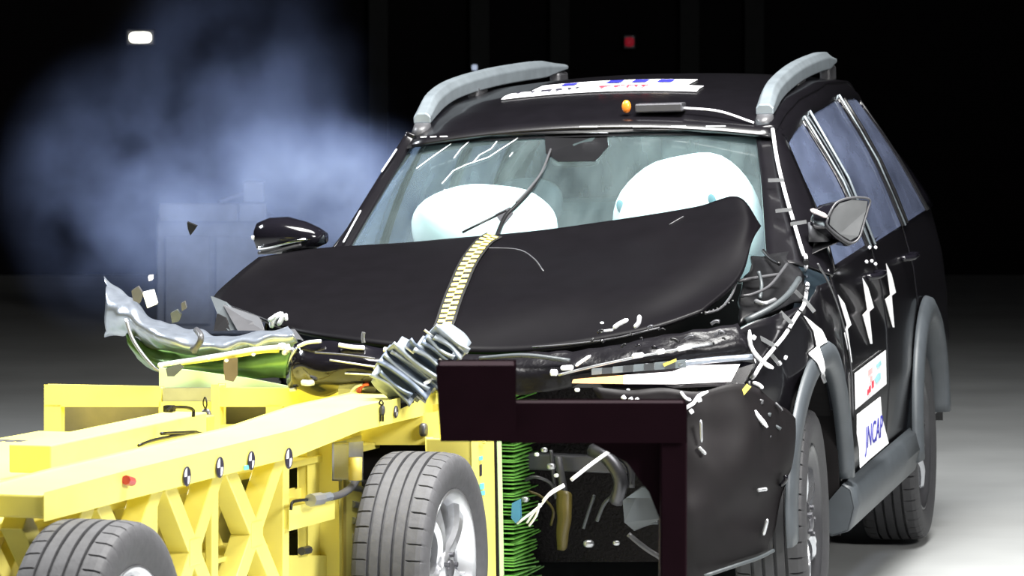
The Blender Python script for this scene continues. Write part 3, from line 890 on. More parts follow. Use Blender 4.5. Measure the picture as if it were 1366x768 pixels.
# fender top seen beside the hood (image right), hinge clutter
MB().grid(patch([[P(1002,345,.30), P(1030,338,.45), P(1062,340,.55)], [P(985,400,.05), P(1030,385,.2), P(1072,372,.4)], [P(985,432,-.1), P(1035,415,.05), P(1078,400,.25)]], 20, 14, .012, 14)).build('fender_top', blackp, car, smooth=True, solid=.006)
for pts, r_, m_ in (([(985,375,.1),(1000,372,.12),(1040,366,.2)], .006, greyp), ([(988,395,0),(1005,392,.02),(1028,380,.1),(1050,352,.3)], .005, greyp), ([(1012,362,.1),(1016,380,.08),(1014,398,.02)], .006, slate),
                    ([(995,428,-.12),(1030,410,-.05),(1052,392,.05),(1066,372,.2)], .010, slate), ([(1018,334,.4),(1028,345,.35),(1040,352,.3)], .006, blackp), ([(940,418,-.38),(960,412,-.33),(975,395,-.22),(982,378,-.16)], .004, greyp),
                    ([(1008,402,-.02),(1020,405,-.04),(1034,400,0)], .008, steel)):
    MB().tube(cr([P(*q) for q in pts], 12), r_, 7).build('bent_bracket', m_, car, smooth=True)
for i in range(9):
    MB().box(P(936 + i * 5.2, 417 - i * 1.0 - .13 * i * i, -.42), (.004, .004, .003)).build('edge_clip', steel, car)

def surf(px, py, off=.004):
    # nearest car surface seen at a pixel of the photograph, in the car's own frame
    global DG
    d = (FW * FPX + RT * (px - 683) - UP * (py - 384)).normalized()
    ok, l, n, i, ob, m = scene.ray_cast(DG, CAM, d)
    if n.dot(d) > 0: n = -n
    return CF.loc(l + n * off)
bpy.context.view_layer.update()
DG = bpy.context.evaluated_depsgraph_get()
# taped cable -----------------------------------------------------------
cpts = [(1030,172,1.12), (1036,212,.98), (1047,258,.80), (1060,302,.64), (1071,338,.50), (1076,368,.42), (1073,400,.16), (1046,440,-.12), (1016,482,-.34), (984,528,-.54)]
cv = [P(*q) + Vector((.004, -.016, .0)) for q in cpts[:5]]
for qa, qb in zip(cpts[4:], cpts[5:]):
    for k in range(1, 5):
        cv.append(surf(qa[0] + (qb[0] - qa[0]) * k / 4, qa[1] + (qb[1] - qa[1]) * k / 4, .014))
cab = MB().tube(cr(cv, 100), .0062, 8).build('instrument_cable', whitep, car, smooth=True)
cab['label'] = 'white cable taped along pillar and fender'
cc = cr(cv, 120)
for k in (14, 27, 41, 55, 67, 79, 90):
    MB().tube([cc[k], cc[k].lerp(cc[k + 1], .8)], .0085, 8).build('cable_band', blackp, cab)
for (px, py, y, ang) in ((1036,240,.84,0), (1046,280,.68,5), (1066,297,.62,8), (1060,392,.2,-45), (1046,425,-.02,-45), (1076,408,.18,-52), (1020,455,-.26,-30), (1030,478,-.3,-52)):
    u = Vector((math.cos(R(ang)), 0, math.sin(R(ang)))); p = (P(px, py, y) + Vector((0, -.012, 0))) if py < 350 else surf(px, py, .008)
    MB().bar(p - u * .026, p + u * .026, .012, .003, (0, 1, 0)).build('tape_piece', gtape, cab)

# white zigzag shapes and door stickers ------------------------------------------
def side_plate(pts, x, name, m, parent=car, th=.002):
    return MB().prism([S(px, py, x) for px, py in pts], Vector((th, 0, 0))).build(name, m, parent)
sc3 = lambda L_: [(1040 + a / 3.494, 340 + b / 3.494) for a, b in L_]
# the first lies over the fender and arch (further forward, where the fender curves in)
b1 = sc3([(105, 283), (150, 318), (190, 350), (218, 410), (180, 432), (200, 500), (216, 592), (206, 592), (170, 505), (125, 460), (166, 428), (152, 355)])
def scan(poly, y):
    xs = []
    for (xa, ya_), (xb, yb_) in zip(poly, poly[1:] + poly[:1]):
        if (ya_ <= y < yb_) or (yb_ <= y < ya_): xs.append(xa + (xb - xa) * (y - ya_) / (yb_ - ya_))
    return min(xs), max(xs)
y0_, y1_ = min(p[1] for p in b1) + .3, max(p[1] for p in b1) - .3
zr_ = []
for k in range(40):
    yy = y0_ + (y1_ - y0_) * k / 39
    xa, xb = scan(b1, yy)
    zr_.append([surf(xa + (xb - xa) * f / 4, yy, .005) for f in range(5)])
MB().grid(zr_).build('white_zigzag', white, car, solid=.002, offset=0)
for L_ in ([(270, 185), (300, 225), (332, 325), (314, 345), (336, 500), (330, 500), (300, 365), (313, 328)],
           [(385, 108), (410, 150), (437, 245), (416, 264), (430, 414), (422, 414), (386, 280), (408, 257)],
           [(495, 40), (520, 90), (540, 175), (520, 190), (533, 337), (526, 337), (491, 207), (515, 186)]):
    side_plate(sc3(L_), .906, 'white_zigzag', white)
s1 = side_plate([(1140,498), (1181,467), (1182,512), (1141,546)], .910, 'door_sticker', white)
s1['label'] = 'white sticker with faint red and blue print'
for pts, m_ in (([(1159,516), (1161,514), (1161,522), (1159,524)], red), ([(1163,509), (1165,507), (1165,516), (1163,518)], red), ([(1157,520), (1158,519), (1158,526), (1157,527)], red), ([(1157,494), (1163,489), (1163,497), (1157,502)], pink),
                ([(1166,505), (1170,498), (1174,497), (1174,505), (1169,511)], cyan), ([(1169,486), (1174,480), (1175,486), (1170,491)], cyan), ([(1160,503), (1163,501), (1163,508), (1160,510)], pink)):
    side_plate(pts, .9125, 'print_mark', m_, s1)
s2 = side_plate([(1143,553), (1174,529), (1176,556), (1185,591), (1160,612), (1147,624), (1146,600), (1143,580)], .931, 'door_sticker', white)
s2['label'] = 'white sticker with slanted dark lettering'
a_, b_ = S(1149, 590, .934), S(1182, 566, .934)
slope = (b_.z - a_.z) / (b_.y - a_.y)
M_ = Matrix.Translation((a_ + b_) / 2) @ Matrix(((0, 0, 1), (1, 0, 0), (0, 1, 0))).to_4x4()
text_obj('lettering', 'JNCAP', M_, .10, blueink, s2, (b_.y - a_.y) / .42, .25)
# door seam trim line
MB().tube(cr([S(1091,352,.885), S(1104,375,.893), S(1118,410,.903), S(1130,455,.908), S(1136,500,.91), S(1138,560,.91)], 24), .0035, 6).build('door_seam_edge', greyp, car, smooth=True)
# glints around the handle, modelled as bright beads
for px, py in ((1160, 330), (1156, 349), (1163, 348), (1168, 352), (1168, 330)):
    blob(.006, .012, .006, S(px, py, .925), 10, 6).build('handle_glint', glint, car, smooth=True)

# headlamp ---------------------------------------------------------------
def fpoly(pts, name, m, parent=car, th=.012, bev=0):
    return MB().prism([P(*q) for q in pts], Vector((0, th, 0))).build(name, m, parent, bevel=bev)
hl = fpoly([(762,503,-.64), (800,496,-.64), (880,484,-.62), (940,476,-.58), (1002,472,-.5), (1006,484,-.49), (990,512,-.52), (900,517,-.6), (765,515,-.64)], 'headlamp', glossp, car, .06, .004)
fpoly([(830,511,-.66), (831,501.5,-.66), (895,497,-.645), (918,489,-.63), (985,487,-.565), (974,508,-.575), (900,512,-.64)], 'daytime_running_light', drl, hl, .012, .002)
fpoly([(764,510,-.672), (765,507,-.672), (831,501.5,-.662), (831,511,-.662)], 'amber_signal_light', drlo, hl, .012, .002)
for i in range(9):
    x0 = 790 + i * 14; y0 = 499 - i * 1.1
    fpoly([(x0, y0 - 6 - i * .3, -.655), (x0 + 12, y0 - 7 - i * .3, -.653), (x0 + 12, y0 - 1, -.653), (x0, y0, -.655)], 'reflector_cell', chrome if i % 2 else satin, hl, .01, .002)
MB().tube(cr([P(905,486,-.65), P(940,481,-.62), P(975,478,-.57), P(1003,476,-.53)], 14), .009, 8).build('lamp_brow', alu, hl, smooth=True)
fpoly([(884,485,-.66), (902,478,-.66), (902,482,-.66), (886,489,-.66)], 'yellow_tape', tapey, hl, .003)

# hood edge, grille bar, front-left bumper --------------------------------
MB().grid(patch([[P(600,474,-.50), P(700,474,-.54), P(800,464,-.56), P(900,448,-.55), P(985,432,-.46)], [P(600,490,-.54), P(700,494,-.6), P(800,486,-.62), P(900,470,-.62), P(1000,460,-.5)],
                 [P(600,520,-.55), P(700,525,-.60), P(800,508,-.60), P(900,496,-.6), P(1000,480,-.48)]], 40, 14, .012, 16)).build('upper_grille', mat('grille_black', (.006, .0055, .007), .3, spec=.2, bump=.4, scale=30), car, smooth=True, solid=.006)
MB().tube(cr([P(745,500,-.66), P(790,489,-.67), P(850,476,-.67), P(915,464,-.66), P(950,458,-.62)], 20), .004, 6).build('grille_chrome_strip', steel, car, smooth=True)
MB().tube(cr([P(640,478,-.56), P(700,474,-.60), P(760,481,-.62)], 12), .007, 6).build('grille_bar', slate, car, smooth=True)
MB().tube(cr([P(710,463,-.53), P(760,459,-.54), P(820,451,-.54), P(880,437,-.52)], 16), .003, 6).build('hood_seal', greyp, car, smooth=True)
bump_ = MB().grid(patch([[P(790,515,-.68), P(870,520,-.68), P(930,522,-.66), P(1000,512,-.55), P(1040,540,-.46), P(1057,560,-.40)],
                 [P(850,600,-.70), P(890,600,-.72), P(930,600,-.70), P(995,600,-.60), P(1035,608,-.49), P(1052,615,-.42)],
                 [P(886,700,-.70), P(905,700,-.73), P(930,700,-.72), P(975,694,-.63), P(1010,690,-.54), P(1036,684,-.46)],
                 [P(890,780,-.66), P(908,780,-.68), P(930,772,-.68), P(970,756,-.62), P(1000,746,-.55), P(1022,738,-.48)]], 40, 30, .014, 8)).build('front_bumper', mat('scuffed_bumper', (.008, .0068, .0076), .5, var=.4, scale=5, spec=.15), car, smooth=True, solid=.008)
MB().tube(cr([P(940,768,-.72), P(985,753,-.63), P(1012,744,-.55), P(1032,734,-.49)], 14), .006, 6).build('bumper_lip', slate, bump_, smooth=True)

# torn front end: dark radiator area with hoses
MB().box((.08, -.17, .56), (.95, .06, .62)).build('radiator', mat('radiator_core', (.008, .0065, .007), .6, spec=.15, bump=.6, scale=90), car)
MB().bar(P(600,610,-.36), P(840,620,-.40), .05, .05).build('crossmember', darksteel, car, bevel=.006)
for pts, r_, m_, nm in (
    ([(790,600,-.46),(812,612,-.5),(828,640,-.52),(822,670,-.5)], .022, darksteel, 'coolant_hose'), ([(800,592,-.45),(838,618,-.5),(842,650,-.5)], .012, greyp, 'coolant_hose'),
    ([(793,660,-.5),(786,680,-.5),(778,705,-.5)], .005, slate, 'bent_bracket'), ([(818,660,-.5),(806,672,-.5),(796,695,-.5)], .006, slate, 'bent_bracket'),
    ([(745,610,-.44),(748,630,-.46),(752,655,-.46)], .012, greyp, 'wiring_harness'), ([(700,640,-.44),(715,636,-.46),(735,645,-.44),(742,665,-.44)], .005, greyp, 'wiring_harness'),
    ([(705,655,-.46),(722,662,-.46),(738,680,-.46),(735,700,-.44)], .004, ochre, 'wiring_harness'), ([(845,706,-.6),(866,698,-.6),(878,697,-.6)], .005, slate, 'bent_bracket'),
    ([(838,712,-.62),(860,730,-.62),(882,744,-.62)], .008, greyp, 'bent_bracket'), ([(735,600,-.42),(737,625,-.42),(740,650,-.42)], .006, greyp, 'bent_bracket')):
    MB().tube(cr([P(*q) for q in pts], 12), r_, 8).build(nm, m_, car, smooth=True)
fpoly([(832,668,-.66), (856,650,-.66), (880,650,-.66), (884,690,-.64), (846,706,-.64), (834,696,-.66)], 'torn_panel', slate, car, .01, .003)
fpoly([(835,664,-.665), (856,650,-.665), (880,652,-.665), (880,664,-.665)], 'torn_panel', mat('pale_slate', (.09, .105, .115), .4), car, .008)
MB().grid(patch([[P(744,655,-.5), P(757,655,-.52), P(761,660,-.5)], [P(744,695,-.52), P(754,695,-.54), P(760,690,-.52)], [P(745,732,-.5), P(750,733,-.51), P(753,730,-.5)]], 8, 14, .004, 20)).build('ochre_strip', ochre, car, smooth=True, solid=.006)
for pts in ([(814,601,-.66),(790,618,-.66),(762,640,-.65)], [(753,648,-.64),(733,660,-.62),(722,673,-.6),(706,686,-.58),(690,698,-.56)], [(720,672,-.6),(715,688,-.58),(706,701,-.56)], [(722,674,-.6),(712,684,-.58),(703,697,-.56)], [(752,646,-.645),(735,656,-.63),(724,668,-.61)]):
    MB().tube(cr([P(*q) for q in pts], 12), .006 if len(pts) == 3 and pts[0][0] == 814 else .0038, 6).build('white_wire', whitep, car, smooth=True)
fpoly([(684,672,-.57), (692,668,-.57), (693,690,-.57), (688,696,-.57), (683,690,-.57)], 'blue_connector', bluep, car, .02, .003)
for px, py, r_ in ((716,606,.006), (726,600,.008), (700,666,.009), (735,622,.010), (785,725,.012), (822,622,.004), (838,520,.004), (770,520,.006), (822,724,.008), (742,634,.006)):
    blob(r_ * 1.4, r_, r_, P(px, py, -.5 if py > 560 else -.68), 10, 6, 2.5, .3).build('broken_clip', steel if r_ > .007 else glint, car, smooth=True)

# reflections on the crushed nose, modelled as short bright strips
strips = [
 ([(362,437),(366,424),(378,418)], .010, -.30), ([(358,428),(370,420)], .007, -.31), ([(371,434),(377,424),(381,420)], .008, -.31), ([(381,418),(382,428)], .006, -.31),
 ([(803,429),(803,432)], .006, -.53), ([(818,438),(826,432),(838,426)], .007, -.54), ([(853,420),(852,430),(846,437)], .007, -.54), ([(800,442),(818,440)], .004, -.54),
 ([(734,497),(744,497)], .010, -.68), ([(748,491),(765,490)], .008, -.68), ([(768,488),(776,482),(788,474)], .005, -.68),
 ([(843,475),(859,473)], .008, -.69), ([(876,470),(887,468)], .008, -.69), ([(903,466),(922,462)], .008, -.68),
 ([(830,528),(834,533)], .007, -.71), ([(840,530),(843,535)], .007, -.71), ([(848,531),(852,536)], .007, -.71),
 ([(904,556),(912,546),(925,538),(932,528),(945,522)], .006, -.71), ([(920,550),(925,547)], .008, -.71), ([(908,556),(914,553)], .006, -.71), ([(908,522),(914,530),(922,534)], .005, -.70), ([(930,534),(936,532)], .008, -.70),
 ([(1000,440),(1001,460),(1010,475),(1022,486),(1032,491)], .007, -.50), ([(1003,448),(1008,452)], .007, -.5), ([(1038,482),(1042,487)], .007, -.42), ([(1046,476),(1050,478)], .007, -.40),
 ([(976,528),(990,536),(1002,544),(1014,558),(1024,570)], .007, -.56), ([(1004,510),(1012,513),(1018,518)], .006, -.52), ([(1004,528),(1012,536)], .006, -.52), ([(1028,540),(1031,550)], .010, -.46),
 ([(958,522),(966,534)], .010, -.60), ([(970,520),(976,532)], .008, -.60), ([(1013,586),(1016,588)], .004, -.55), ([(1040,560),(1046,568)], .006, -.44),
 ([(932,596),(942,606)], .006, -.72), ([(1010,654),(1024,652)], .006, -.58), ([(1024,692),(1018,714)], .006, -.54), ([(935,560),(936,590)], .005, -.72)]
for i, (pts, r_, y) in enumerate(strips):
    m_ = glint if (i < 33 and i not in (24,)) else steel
    MB().tube(cr([P(px, py, y) for px, py in pts], 9), [r_ * .5] + [r_] * 7 + [r_ * .5], 7).build('glint_strip', m_, car, smooth=True)
fpoly([(986,524,-.58), (996,512,-.58), (1002,516,-.58), (990,530,-.58)], 'yellow_tape', tapey, car, .004)
random.seed(5)
for i in range(18):
    px = random.uniform(770, 1000); py = 460 + random.uniform(-22, 8) - (px - 770) * .05
    a = random.uniform(-.6, .6)
    L_ = random.uniform(4, 14)
    pts = [(px, py), (px + L_ * .5 * math.cos(a), py - L_ * .5 * math.sin(a) - 2), (px + L_ * math.cos(a), py - L_ * math.sin(a))]
    MB().tube(cr([P(x_, y_, -.62) for x_, y_ in pts], 6), random.uniform(.002, .006), 6).build('crumpled_fragment', random.choice([darksteel, glossp, blackp, blackp]), car, smooth=True)
for i in range(16):
    px = random.uniform(955, 1050); py = random.uniform(500, 640)
    pts = [(px, py), (px + random.uniform(-8, 8), py + random.uniform(2, 10)), (px + random.uniform(-10, 10), py + random.uniform(8, 16))]
    MB().tube(cr([P(x_, y_, -.62 + (px - 955) * .0016) for x_, y_ in pts], 6), random.uniform(.003, .007), 6).build('crumpled_fragment', random.choice([greyp, slate, darksteel, glossp]), car, smooth=True)

# black nose trim hanging over the trolley (image left)
nose = MB().grid(patch([[P(388,478,-.62), P(398,460,-.66), P(430,456,-.70), P(480,462,-.72), P(540,470,-.72), P(600,480,-.70)],
                        [P(384,498,-.62), P(395,484,-.70), P(430,480,-.75), P(480,484,-.77), P(540,492,-.77), P(600,500,-.74)],
                        [P(386,512,-.62), P(398,508,-.68), P(430,507,-.74), P(480,506,-.76), P(540,510,-.76), P(600,516,-.72)],
                        [P(392,522,-.58), P(405,526,-.60), P(430,524,-.64), P(470,518,-.66), P(530,516,-.66), P(600,520,-.64)]], 44, 20, .010, 14)).build('front_grille_trim', glossp, car, smooth=True, solid=.008)
for pts, r_, m_ in (([(398,462,-.70),(410,457,-.72),(428,455,-.73)], .006, glint), ([(452,460,-.75),(470,463,-.75),(486,464,-.75)], .007, glint), ([(512,466,-.76),(526,469,-.76),(540,474,-.76)], .008, glint), ([(404,510,-.74),(411,511,-.75),(418,510,-.74)], .009, glint),
                    ([(440,480,-.79),(480,486,-.79),(520,492,-.79)], .003, steel), ([(460,498,-.79),(500,500,-.79),(530,503,-.79)], .003, steel), ([(420,470,-.78),(460,473,-.78),(500,478,-.78)], .003, greyp), ([(388,520,-.64),(394,519,-.66)], .006, glint),
                    ([(386,495,-.66),(388,478,-.68),(396,464,-.70)], .005, alu)):
    MB().tube(cr([P(*q) for q in pts], 10), r_, 7).build('trim_strip', m_, nose, smooth=True)  # highlights along the nose trim modelled as thin strips
MB().tube([P(485,443,-.5), P(484,450,-.5), P(485,457,-.5)], .006, 6).build('hood_clip', steel, car)
# wing debris under the hood corner (image left)
for pts, m_ in (([(283,397,-.1), (300,404,-.14), (318,420,-.2), (326,438,-.25), (305,440,-.25), (292,420,-.18)], slate), ([(300,408,-.16), (345,424,-.24), (350,440,-.28), (318,440,-.28)], greyp), ([(286,440,-.22), (290,420,-.2), (300,425,-.22), (306,440,-.25)], dark), ([(372,440,-.33), (392,440,-.35), (402,454,-.4), (384,452,-.4)], greyp)):
    fpoly(pts, 'torn_fender_piece', m_, car, .012, .003)

# ================================================================== THE TROLLEY
tro = TF.root('barrier_trolley')
tag(tro, 'yellow steel crash trolley with X-braced side frame, road wheels and deformable barrier', 'trolley')
def txp(pts, x, th, name, m, bev=0, parent=tro):
    return MB().prism([TX(px, py, x) for px, py in pts], Vector((-th, 0, 0))).build(name, m, parent, bevel=bev)
def typ(pts, y, th, name, m, bev=0, parent=tro):
    return MB().prism([TY(px, py, y) for px, py in pts], Vector((0, th, 0))).build(name, m, parent, bevel=bev)
XS = -.28
# side beam
XB = -.20
lowe = [(60,692), (171,663), (395,606), (480,572), (600,543)]
uppe = [(600,518), (480,545), (395,575), (171,630), (60,660)]
txp(lowe + uppe, XB, .20, 'side_beam', yellow, .006)
# deck
MB().box((-.90, -1.25, .655), (1.1, 3.3, .02)).build('deck_plate', yellow, tro, bevel=.003)
# bulkhead plates
for pts in ([(60,514),(213,517),(213,541),(60,541)], [(213,537),(284,537),(284,582),(213,582)], [(292,519),(560,519),(560,541),(292,541)], [(356,541),(375,541),(375,578),(356,578)], [(452,541),(600,541),(600,585),(452,585)], [(290,568),(452,566),(452,580),(290,582)], [(60,541),(80,541),(80,600),(60,600)]):
    typ(pts, .40, .03, 'bulkhead_plate', yellow, .003)
typ([(283,514),(291,514),(291,584),(283,584)], .385, .06, 'bulkhead_post', yellow, .003)
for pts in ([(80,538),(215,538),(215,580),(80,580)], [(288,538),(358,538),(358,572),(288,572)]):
    typ(pts, .52, .02, 'recess_panel', mat('shadowed_olive', (.20, .17, .07), .6))  # recess shade put into the panel colour
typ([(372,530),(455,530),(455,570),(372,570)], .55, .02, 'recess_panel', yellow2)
for pts in ([(218,518),(250,518),(250,537),(218,537)], [(251,518),(283,518),(283,537),(251,537)]):
    typ(pts, .41, .02, 'steel_plate', steel, .002)
typ([(452,514),(478,513),(478,541),(452,541)], .37, .02, 'steel_plate', steel, .002)
typ([(478,512),(500,512),(500,538),(478,538)], .36, .03, 'white_bracket', white, .003)
MB().loft([ell(TY(425,553,.50), (.04, 0, 0), (0, 0, .012), 14), ell(TY(425,553,.44), (.045, 0, 0), (0, 0, .013), 14)]).build('oval_grommet', darksteel, tro, smooth=True)
# box beam on the deck (near left)
p0, p1 = TX(40,612,-.80), TX(250,566,-.80)
MB().bar(p0, p1, .12, .075).build('box_beam', yellow, tro, bevel=.004)
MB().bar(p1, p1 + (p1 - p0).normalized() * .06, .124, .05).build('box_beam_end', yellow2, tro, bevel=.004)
MB().tube(cr([TX(185,594,-.70), TX(205,587,-.70), TX(240,580,-.70), TX(262,577,-.70), TX(285,583,-.70)], 16), .005, 6).build('lashing_strap', blackp, tro, smooth=True)
MB().tube(cr([TX(215,578,-.70), TX(240,577,-.70), TX(262,576,-.70)], 10), .005, 6).build('lashing_strap', blackp, tro, smooth=True)
# shackles
def shackle(px, py, y, k=1.0):
    c = TY(px, py, y)
    o = blob(.011 * k, .010, .022 * k, c, 12, 8, 2.5).build('shackle', darksteel, tro, smooth=True)
    MB().tube(cr([c + Vector((0, -.005, .02 * k)), c + Vector((.006, -.01, .03 * k)), c + Vector((0, -.01, .042 * k)), c + Vector((-.006, -.01, .03 * k)), c + Vector((0, -.005, .02 * k))], 14), .0025, 5).build('shackle_ring', blackp, o)
    MB().box(c + Vector((-.005 * k, -.004, -.03 * k)), (.005, .005, .03 * k)).build('shackle_pin', blackp, o)
    MB().box(c + Vector((.005 * k, -.004, -.03 * k)), (.005, .005, .03 * k)).build('shackle_pin', blackp, o)
shackle(275, 561, .30, 1.7); shackle(510, 547, -.1, .7); 
c = TY(565,573,.30)
o = blob(.012, .016, .02, c, 12, 8, 3).build('tow_eye', darksteel, tro, smooth=True)
o = MB().box(TX(226,545,-.7), (.03, .03, .02)).build('clamp', blackp, tro, bevel=.004)
MB().tube(cr([TX(222,548,-.69), TX(232,543,-.69), TX(256,545,-.69), TX(258,556,-.69)], 10), .005, 6).build('clamp_bar', blackp, tro)
for px in (362, 366):
    MB().box(TY(px, 568, .30), (.006, .006, .018)).build('clip', blackp, tro)

# target markers
def target(px, py, r_):
    c = TX(px, py, XB) + Vector((.003, 0, 0))
    pts = [c + Vector((0, r_ * math.cos(2 * math.pi * k / 24), r_ * math.sin(2 * math.pi * k / 24))) for k in range(24)]
    d = MB().prism(pts, Vector((.0025, 0, 0))).build('target_marker', white, tro)
    ring = [c + Vector((.002, 1.06 * r_ * math.cos(2 * math.pi * k / 24), 1.06 * r_ * math.sin(2 * math.pi * k / 24))) for k in range(25)]
    MB().tube(ring, .0022, 5).build('marker_ring', ink, d)
    for q in (0, 2):
        pts = [c + Vector((.0028, 0, 0))] + [c + Vector((.0028, r_ * .97 * math.cos(math.pi / 2 * q + math.pi / 2 * k / 8), r_ * .97 * math.sin(math.pi / 2 * q + math.pi / 2 * k / 8))) for k in range(9)]
        MB().prism(pts, Vector((.0015, 0, 0))).build('black_quadrant', ink, d)
for px, py, r_ in ((247, 635, .022), (291, 623, .024), (333, 614, .022), (383, 611, .025), (526, 549, .015)):
    target(px, py, r_)
MB().prism([TX(325,627,XB + .003), TX(331,626,XB + .003), TX(331,620,XB + .003), TX(325,621,XB + .003)], Vector((.002, 0, 0))).build('cyan_mark', mat('teal_ink', (.15, .6, .55), .5), tro)

# lattice side frame
ZT, ZB = .70, .315
ys = [-2.55, -2.08, -1.617, -1.173, -.683]
def lz(y): return ZT + .012 * (y + 1.2)
for y in ys[1:]:
    MB().bar((XS - .03, y, ZB - .05), (XS - .03, y, lz(y) + .01), .07 if y == ys[-1] else .02, .05, (0, 1, 0)).build('upright_post', yellow, tro, bevel=.003)
for a, b in zip(ys, ys[1:]):
    ra, rb = Vector((XS - .022, a + .03, lz(a) + .01)), Vector((XS - .022, b - .03, ZB))
    rc, rd = Vector((XS - .022, a + .03, ZB)), Vector((XS - .022, b - .03, lz(b) + .01))
    MB().bar(ra, rb, .06, .058, (1, 0, 0)).build('diagonal_brace', yellow, tro, bevel=.003)
    MB().bar(rc, rd, .06, .058, (1, 0, 0)).build('diagonal_brace', yellow, tro, bevel=.003)
    MB().box((XS - .02, (a + b) / 2, (lz(a) + ZB) / 2 + .005), (.06, .09, .07)).build('gusset_plate', yellow, tro, bevel=.004)
    o2 = Vector((-.16, .10, 0))
    MB().bar(ra + o2, rb + o2, .05, .05, (1, 0, 0)).build('inner_brace', yellow, tro, bevel=.003)
    MB().bar(rc + o2, rd + o2, .05, .05, (1, 0, 0)).build('inner_brace', yellow, tro, bevel=.003)
    MB().box((XS - .15, (a + b) / 2, ZB + .14), (.22, (b - a) * .94, .012)).build('web_shelf', yellow, tro)
MB().box((XS - .05, -1.6, ZB - .05), (.12, 2.0, .07)).build('bottom_rail', yellow, tro, bevel=.004)
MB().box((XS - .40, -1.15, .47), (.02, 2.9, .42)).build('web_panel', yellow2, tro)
# section between lattice and front wheel
txp([(410,598),(452,588),(452,800),(412,800)], XS - .08, .03, 'web_plate', yellow, .003)
txp([(386,612),(412,606),(412,660),(386,664)], XS - .16, .02, 'recess_shade_plate', darksteel)  # dark plate put in for the shaded recess
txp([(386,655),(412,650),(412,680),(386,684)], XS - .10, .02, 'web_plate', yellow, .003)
txp([(386,700),(414,700),(414,745),(386,745)], XS - .16, .02, 'recess_shade_plate', darksteel)
txp([(386,742),(450,742),(450,800),(386,800)], XS - .06, .03, 'web_plate', yellow, .003)
txp([(386,678),(446,665),(446,690),(386,706)], XS + .02, .12, 'shelf_bracket', yellow, .004)
txp([(452,590),(482,582),(482,800),(454,800)], XS - .02, .10, 'upright_post', yellow, .004)
txp([(458,596),(462,596),(462,800),(458,800)], XS - .015, .02, 'post_rib', yellow2)
MB().tube(cr([TX(388,680,XS + .04), TX(390,670,XS + .04), TX(400,667,XS + .04), TX(418,666,XS + .04)], 12), .0045, 6).build('cable_hook', blackp, tro, smooth=True)
h = MB().tube(cr([TX(418,666,XS + .05), TX(434,664,XS + .05), TX(455,659,XS + .05), TX(470,648,XS + .04), TX(480,632,XS + .02)], 18), .011, 8).build('hydraulic_hose', greyp, tro, smooth=True)
MB().tube([TX(414,667,XS + .05), TX(428,665,XS + .05)], .018, 8).build('hose_fitting', steel, h)
MB().tube([TX(430,664,XS + .05), TX(440,662,XS + .05)], .013, 8).build('hose_fitting', alu, h)
txp([(388,712),(406,706),(408,712),(392,716)], XS - .14, .01, 'clip', blackp)
MB().tube([TX(402,735,XS - .05), TX(412,733,XS - .05)], .012, 8).build('hose_fitting', darksteel, tro)
# suspension behind the front wheel
txp([(466,592),(484,590),(484,640),(466,640)], XS + .03, .05, 'spring_bracket', steel, .004)
MB().tube([TX(474,610,XS + .06), TX(474,640,XS + .06)], .02, 10).build('spring_seat', yellow2, tro, smooth=True)
txp([(466,640),(500,640),(500,800),(468,800)], XS - .06, .05, 'suspension_plate', darksteel)
for i in range(6):
    MB().tube([TX(470, 650 + i * 22, XS - .02), TX(482, 652 + i * 22, XS - .02)], .010, 7).build('suspension_bolt', steel, tro)
# above and right of the front wheel
typ([(482,586),(640,586),(640,760),(482,760)], .36, .02, 'recess_shade_plate', dark)  # dark sheet filling the shaded gap behind the wheel
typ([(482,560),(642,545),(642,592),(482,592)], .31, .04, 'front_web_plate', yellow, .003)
typ([(590,588),(634,588),(634,660),(590,660)], .345, .01, 'recess_shade_plate', mat('shadowed_brown', (.12, .09, .03), .6))  # shade beside the wheel put into this brown
txp([(629,586),(661,586),(664,830),(634,830)], -.03, .14, 'front_post', yellow, .004)
for pts, m_ in (([(641,620),(643,619),(643,634),(641,635)], ink), ([(640,609),(644,608),(644,613),(640,614)], MATS['teal_ink']), ([(641,645),(646,644),(646,652),(641,653)], MATS['teal_ink']), ([(640,655),(647,654),(647,660),(640,661)], MATS['teal_ink'])):
    txp(pts, -.026, .003, 'paint_mark', m_)
# front wheel set
wheel(tro, (-.107, 0, .334), .334, 'trolley', False, 0, .55)
wheel(tro, (-.107, -2.50, .362), .334, 'trolley', False, 0, .9)
wheel(tro, (-1.40, 0, .334), .334, 'trolley', True, 0, .1)
wheel(tro, (-1.40, -2.40, .362), .334, 'trolley', True, 0, .3)
MB().tube([(-1.3, 0, .334), (-.2, 0, .334)], .04, 12).build('front_axle', darksteel, tro)
MB().tube([(-1.3, -2.4, .362), (-.2, -2.4, .362)], .04, 12).build('rear_axle', darksteel, tro)
MB().box((-1.30, -1.1, .58), (.1, 3.2, .16)).build('side_beam', yellow, tro, bevel=.006)
MB().tube([TX(168,640,XB + .01), TX(176,642,XB + .01)], .012, 8).build('red_knob', mat('red_paint', (.5, .05, .04), .4), tro)

# wires at the bulkhead
for pts, m_ in (([(463,540),(466,528),(474,516),(484,513)], whitep), ([(478,536),(476,524),(484,514),(492,512)], wirered), ([(470,540),(480,541),(484,534),(480,524),(482,516)], wirered)):
    MB().tube(cr([TY(*q, .30) for q in pts], 14), .005, 6).build('wire', m_, tro, smooth=True)

